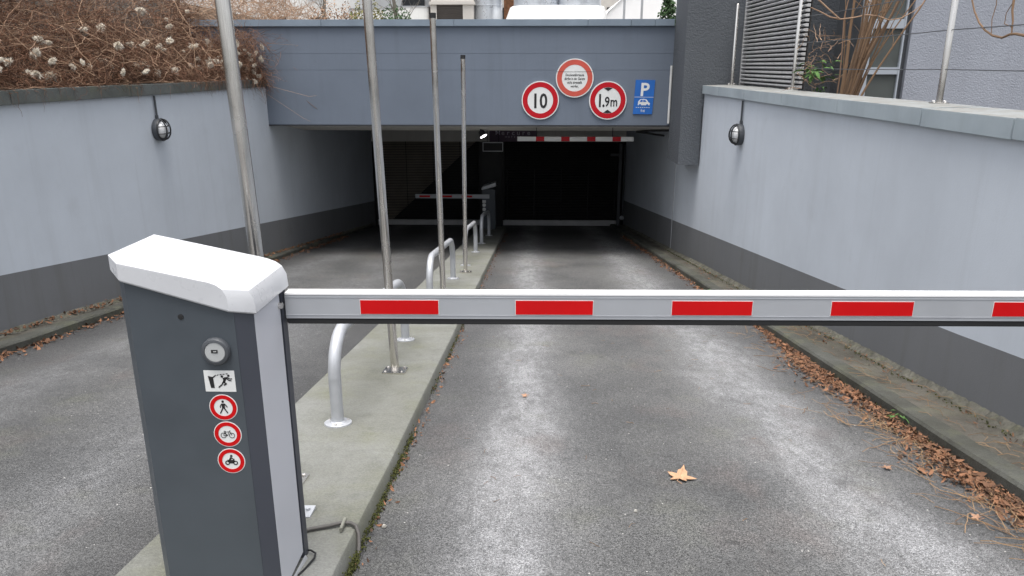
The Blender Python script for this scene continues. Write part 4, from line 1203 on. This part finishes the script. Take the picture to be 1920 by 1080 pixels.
for _ in range(2600):
    y = r8.choice([r8.uniform(2.0, 4), r8.uniform(2, 9), r8.uniform(2, 2.6)])
    if math.sin(y * 5.3) + math.sin(y * 2.1 + 1) < -.5: continue
    x = isl_r(y) + .008 + abs(r8.gauss(0, .012)); z = ramp_z(y) + .002 + abs(r8.gauss(0, .02)) * (1 - min(1, (x - isl_r(y)) / .05))
    s_ = r8.uniform(.003, .008); d = Vector((r8.gauss(0, 1), r8.gauss(0, 1), abs(r8.gauss(0, 1)))).normalized(); u = d.orthogonal().normalized() * s_; w = d.cross(u)
    p = Vector((x, y, z)); mb.add([p + u, p - u * .5 + w * .8, p - u * .5 - w * .8, p + d * s_ * 1.2], [(0, 1, 3), (1, 2, 3), (2, 0, 3)])
for _ in range(900):
    y = r8.uniform(3, 14); x = kerb_rx(y) - abs(r8.gauss(0, .01)) if r8.random() < .4 else wall_rx(y) - .09 - abs(r8.gauss(0, .02))
    z = ramp_z(y) + (.01 if x < kerb_rx(y) else .085); s_ = r8.uniform(.004, .010)
    d = Vector((r8.gauss(0, 1), r8.gauss(0, 1), abs(r8.gauss(0, 1)))).normalized(); u = d.orthogonal().normalized() * s_; w = d.cross(u)
    p = Vector((x, y, z)); mb.add([p + u, p - u * .5 + w * .8, p - u * .5 - w * .8, p + d * s_ * 1.4], [(0, 1, 3), (1, 2, 3), (2, 0, 3)])
tag(mb.build('moss', M_MOSS), 'green moss in the joints along the island and kerb', 'moss', kind='stuff')
# little weeds in the right gutter
def weed(x, y, label, n, s):
    o = thing('weed', label, 'weed', (x, y, ramp_z(y)), 'weeds in the right hand gutter')
    src = leaf_mb(.06 * s, .012 * s, .03).build('leaf', M_GREEN, o, origin=(0, 0, 0)); place(src, (x, y, ramp_z(y) + .02), o); src.rotation_euler = (0, -.5, .4)
    for i in range(n):
        a = r8.uniform(0, 6.28)
        share(src, 'leaf', (x + r8.gauss(0, .025 * s), y + r8.gauss(0, .06 * s), ramp_z(y) + r8.uniform(.01, .05)), o, (r8.uniform(-.4, .4), r8.uniform(-.9, 0), a), (r8.uniform(.6, 1.2),) * 3)
weed(kerb_rx(8.9) - .03, 8.95, 'yellow green weed tuft in the right gutter beyond the barrier arm', 30, 1.6)
weed(kerb_rx(4.35) + .0, 4.38, 'small green weed at the kerb edge beside the near leaf drift', 12, .7)

# scraps of paper / petals
for (x, y, s_, lb) in ((-.66, 2.88, .011, 'white scrap beside the island edge near the cable'), (-2.93, 3.05, .010, 'small white scrap on the left lane asphalt'), (.50, 3.07, .010, 'pale crumpled scrap left of the large plane leaf')):
    v = []
    mb = MB().hexa([(x - s_, y - s_ * .6, ramp_z(y) + .004), (x + s_ * .7, y - s_, ramp_z(y) + .006), (x + s_, y + s_ * .7, ramp_z(y) + .004), (x - s_ * .5, y + s_ * .8, ramp_z(y) + .005),
                    (x - s_ * .8, y - s_ * .4, ramp_z(y) + .012), (x + s_ * .6, y - s_ * .7, ramp_z(y) + .018), (x + s_ * .7, y + s_ * .5, ramp_z(y) + .010), (x - s_ * .4, y + s_ * .6, ramp_z(y) + .015)])
    tag(mb.build('paper_scrap', M_SCRAP), lb, 'scrap')

# ------------------------------------------------------------------ beyond the fascia
vb = thing('ventilation_box', 'beige ventilation box with dark roller louvre behind the fascia', 'vent box', (-2.3, 22, 2.22))
MB().box(-2.90, -2.735, 22, 23, 2.22, 3.25).build('jamb', M_BEIGE, vb)
MB().box(-2.0, -1.70, 22, 23, 2.22, 3.25).build('jamb', M_BEIGE, vb)
MB().box(-2.94, -1.66, 21.95, 23, 3.251, 3.33).build('lintel', M_BEIGE, vb)
MB().box(-2.90, -1.70, 22.1, 23, 3.331, 4.6).build('upper_body', M_BEIGE, vb)
sl = None; z = 2.30; k = 0
while z < 3.22:
    if sl is None:
        sl = MB().hexa([(-2.734, 22.05, z), (-2.001, 22.05, z), (-2.001, 22.10, z), (-2.734, 22.10, z), (-2.734, 22.03, z + .038), (-2.001, 22.03, z + .038), (-2.001, 22.10, z + .038), (-2.734, 22.10, z + .038)]).build('louvre_slat', M_SHUT, vb); w0 = WL[sl.name].copy(); z00 = z
    else: share(sl, 'louvre_slat', w0 + Vector((0, 0, z - z00)), vb)
    z += .045
MB().box(-2.734, -2.001, 22.12, 22.2, 2.22, 3.25).build('back_panel', M_SHUT, vb)

def duct(x, y, r, label, z1=5.5, grp='steel ventilation ducts on the terrace'):
    o = thing('ventilation_duct', label, 'duct', (x, y, 2.22), grp)
    MB().lathe((x, y, 2.22), (0, 0, 1), [(0, r), (1.02, r), (1.025, r + .015), (1.05, r + .015), (1.055, r), (z1 - 2.22, r)], 40).build('shell', M_DUCT, o, smooth=True)
    MB().lathe((x, y, z1), (0, 0, 1), [(0, r + .06), (.06, r + .06), (.35, .05)], 40).build('hood', M_DUCT, o, smooth=True)
duct(-1.33, 22.6, .42, 'single satin steel duct right of the beige ventilation box')
duct(.05, 22.6, .64, 'left one of the paired steel ducts on the white base', 5.2)
duct(1.28, 22.6, .62, 'right one of the paired steel ducts on the white base', 5.2)
rc = tag(MB().loft([[(-.90, 23.3, 2.22), (-.58, 23.3, 2.22), (-.58, 23.6, 2.22), (-.90, 23.6, 2.22)], [(-.90, 23.3, 6), (-.58, 23.3, 6), (-.58, 23.6, 6), (-.90, 23.6, 6)]]).build('brown_column', M_RUST, bevel=.02), 'rust brown column between the single duct and the paired ducts', 'column')
base = thing('duct_base', 'white tapered plinth carrying the paired steel ducts', 'plinth', (.65, 22.4, 2.22))
def rr_loop(x0, x1, y0, y1, z, r, n=6):
    pts = []
    for cx, cy, a0 in ((x1 - r, y0 + r, -90), (x1 - r, y1 - r, 0), (x0 + r, y1 - r, 90), (x0 + r, y0 + r, 180)):
        for k in range(n + 1):
            a = R(a0 + 90 * k / n); pts.append((cx + r * math.cos(a), cy + r * math.sin(a), z))
    return pts
MB().loft([rr_loop(-.98, 2.18, 21.2, 23.9, 2.22, .6), rr_loop(-.83, 2.06, 21.3, 23.8, 2.75, .6), rr_loop(-.68, 1.97, 21.5, 23.5, 3.17, .6), rr_loop(-.64, 1.93, 21.56, 23.4, 3.20, .6)]).build('body', M_PWHITE, base, smooth=True)

gl = thing('terrace_railing', 'steel posts of the terrace railing before the white tent', 'railing', (2.5, 18, 2.22))
for x in (2.02, 2.42, 3.9): MB().box(x, x + .05, 18, 18.05, 2.22, 3.35).build('post', M_GALV, gl)
MB().tube([(1.6, 18.02, 3.37), (6, 18.02, 3.37)], .025, 8).build('handrail', M_GALV, gl)
tent = thing('membrane_tent', 'white arched membrane tent on the terrace behind the conifer', 'tent', (5, 26, 2.22))
loops = []
for k in range(13):
    a = math.pi * k / 12; loops.append([(5.2 - 3.2 * math.cos(a), 26, 2.22 + 2.2 * math.sin(a)), (5.2 - 3.2 * math.cos(a), 31, 2.22 + 2.2 * math.sin(a))])
mb = MB(); v = [p for l in loops for p in l]; mb.add(v, [(2 * i, 2 * i + 1, 2 * i + 3, 2 * i + 2) for i in range(12)]); mb.build('membrane', M_TENT, tent, smooth=True)
MB().add([(5.2 - 3.19 * math.cos(math.pi * k / 12), 26.05, 2.22 + 2.19 * math.sin(math.pi * k / 12)) for k in range(13)], [tuple(range(13))]).build('end_wall', M_TENT, tent)

def leaf_ball(mb, rg, c, r, n, s_):
    for _ in range(n):
        d = Vector((rg.gauss(0, 1), rg.gauss(0, 1), rg.gauss(0, 1))).normalized(); q = Vector(c) + Vector((d.x * r[0], d.y * r[1], d.z * r[2])) * rg.random() ** .4
        t = Vector((rg.gauss(0, 1), rg.gauss(0, 1), rg.gauss(0, 1))).normalized(); u = t.orthogonal().normalized() * s_ * rg.uniform(.5, 1.2); w = t * s_ * rg.uniform(.6, 1.4)
        mb.add([q - w, q + u * .6, q + w, q - u * .6], [(0, 1, 2, 3)])
con = thing('conifer', 'small dark green conifer behind the right end of the fascia', 'conifer', (3.12, 18.9, 2.22))
MB().tube([(3.2, 18.9, 2.2), (3.2, 18.9, 3.3)], [.04, .01], 6).build('trunk', M_BARKG, con)
mb = MB()
for k in range(9): leaf_ball(mb, r8, (3.2 + r8.uniform(-.04, .04), 18.9, 2.3 + k * .12), (.40 * (1 - k / 10), .40 * (1 - k / 10), .10), 150, .045)
mb.build('crown', M_CONIF, con)
def bare_tree(x, y, h, label, seed):
    g = random.Random(seed); o = thing('bare_tree', label, 'tree', (x, y, 2.2), 'bare trees behind the fascia')
    mb = MB(); tr = wander(g, (x, y, 2.15), (g.uniform(-.05, .05), 0, 1), 8, h / 8, .05)
    mb.tube(tr, [.085 * (1 - .09 * i) for i in range(9)], 8); mb.build('trunk', M_BARKG, o, smooth=True)
    mb = MB()
    for i in range(26):
        k = g.randint(1, 7); d = (g.uniform(-1, 1), g.uniform(-.6, .6), g.uniform(.5, 1.2))
        b_ = wander(g, tr[k], d, 6, g.uniform(.12, .28), .16)
        mb.tube(b_, [.022 * (1 - .13 * t) for t in range(7)], 4)
        for _ in range(3):
            mb.tube(wander(g, b_[g.randint(2, 5)], (g.uniform(-1, 1), g.uniform(-1, 1), g.uniform(.2, 1)), 4, .12, .2), [.008, .007, .006, .004, .002], 3)
    mb.build('limbs', M_BARKG, o, smooth=True)
bare_tree(-8.05, 29.5, 5, 'bare pale tree left of the tall pole, behind the fascia', 2)
bare_tree(-5.0, 29, 5, 'slim bare tree between the tall pole and the capped pole', 3)
def hedge(x0, x1, y, h, m_, label, n):
    o = thing('hedge_bush', label, 'bush', ((x0 + x1) / 2, y, 2.2)); mb = MB()
    for k in range(7): leaf_ball(mb, r8, (lerp(x0, x1, k / 6), y + r8.uniform(-.2, .2), 2.2 + h * r8.uniform(.4, .62)), ((x1 - x0) / 7, .3, h * .42), n, .045)
    mb.build('foliage', m_, o)
    mt = MB(); mt.tube([((x0 + x1) / 2, y, 2.15), ((x0 + x1) / 2, y, 2.2 + h * .6)], [.03, .01], 5); mt.build('stem', M_BARKG, o)
hedge(-5.9, -5.0, 25.5, 1.45, M_HEDGE, 'yellow green bush behind the fascia left of the tall pole', 130)
hedge(-4.9, -4.1, 25.5, 1.35, M_CONIF, 'dull green bush behind the fascia right of the tall pole', 120)
hedge(-7.3, -6.0, 26, 1.6, M_VINE2, 'brown leafless bush behind the fascia by the bare tree', 150)

apt = thing('apartment_building', 'white apartment building with balconies far behind the fascia', 'building', (-12, 46, 2.2))
MB().box(-24, -4.2, 46, 58, 2.0, 16).build('facade_wall', M_BWHITE, apt)
MB().box(-5.9, -4.7, 44.6, 45.9, 2.0, 16).build('stair_tower', mat('grey_brick', (.26, .23, .21), .9, 0, .2, 8), apt)
for (x0, x1, z0, z1) in ((-13.2, -12.55, 2.6, 4.35), (-12.2, -11.7, 2.3, 4.15), (-15.6, -14.6, 2.6, 4.4), (-10.3, -9.2, 2.4, 4.0), (-18.2, -17.2, 2.6, 4.4), (-13.2, -12.2, 5.6, 7.2), (-15.6, -14.6, 5.6, 7.2), (-10.3, -9.2, 5.6, 7.2)):
    wdw = MB().box(x0, x1, 45.93, 45.99, z0, z1).build('window', M_GLASS, apt)
    MB().box(x0 - .06, x1 + .06, 45.88, 45.99, z0 - .08, z0 - .005).build('sill', M_BWHITE, wdw)
def balcony(x0, x1, z0):
    loops = [rr_loop(x0, x1, 44.4, 45.98, z0, .5), rr_loop(x0, x1, 44.4, 45.98, z0 + .95, .5)]
    b_ = MB().loft(loops).build('balcony', M_BWHITE, apt)
    MB().loft([rr_loop(x0 - .03, x1 + .03, 44.37, 45.98, z0 + .952, .5), rr_loop(x0 - .03, x1 + .03, 44.37, 45.98, z0 + 1.0, .5)]).build('rail', M_GALV, b_)
balcony(-10.6, -8.0, 3.75); balcony(-8.1, -6.0, 3.85); balcony(-10.6, -8.0, 6.7); balcony(-8.1, -6.0, 6.8)
for (x0, x1, z0, z1) in ((-7.7, -6.4, 4.86, 6.5), (-7.7, -6.4, 2.2, 3.8), (-10.2, -8.4, 2.2, 3.7)):
    MB().box(x0, x1, 45.9, 45.985, z0, z1).build('window', M_GLASS, apt)
far = thing('pale_building', 'pale building glimpsed behind the ducts on the terrace', 'building', (4, 48, 2.2))
MB().box(-3.9, 14, 48, 56, 2, 14).build('facade_wall', M_BEIGE, far)
for i in range(4): MB().box(-2 + i * 3.2, -.6 + i * 3.2, 47.93, 47.995, 3.2, 5.0).build('window', M_GLASS, far)
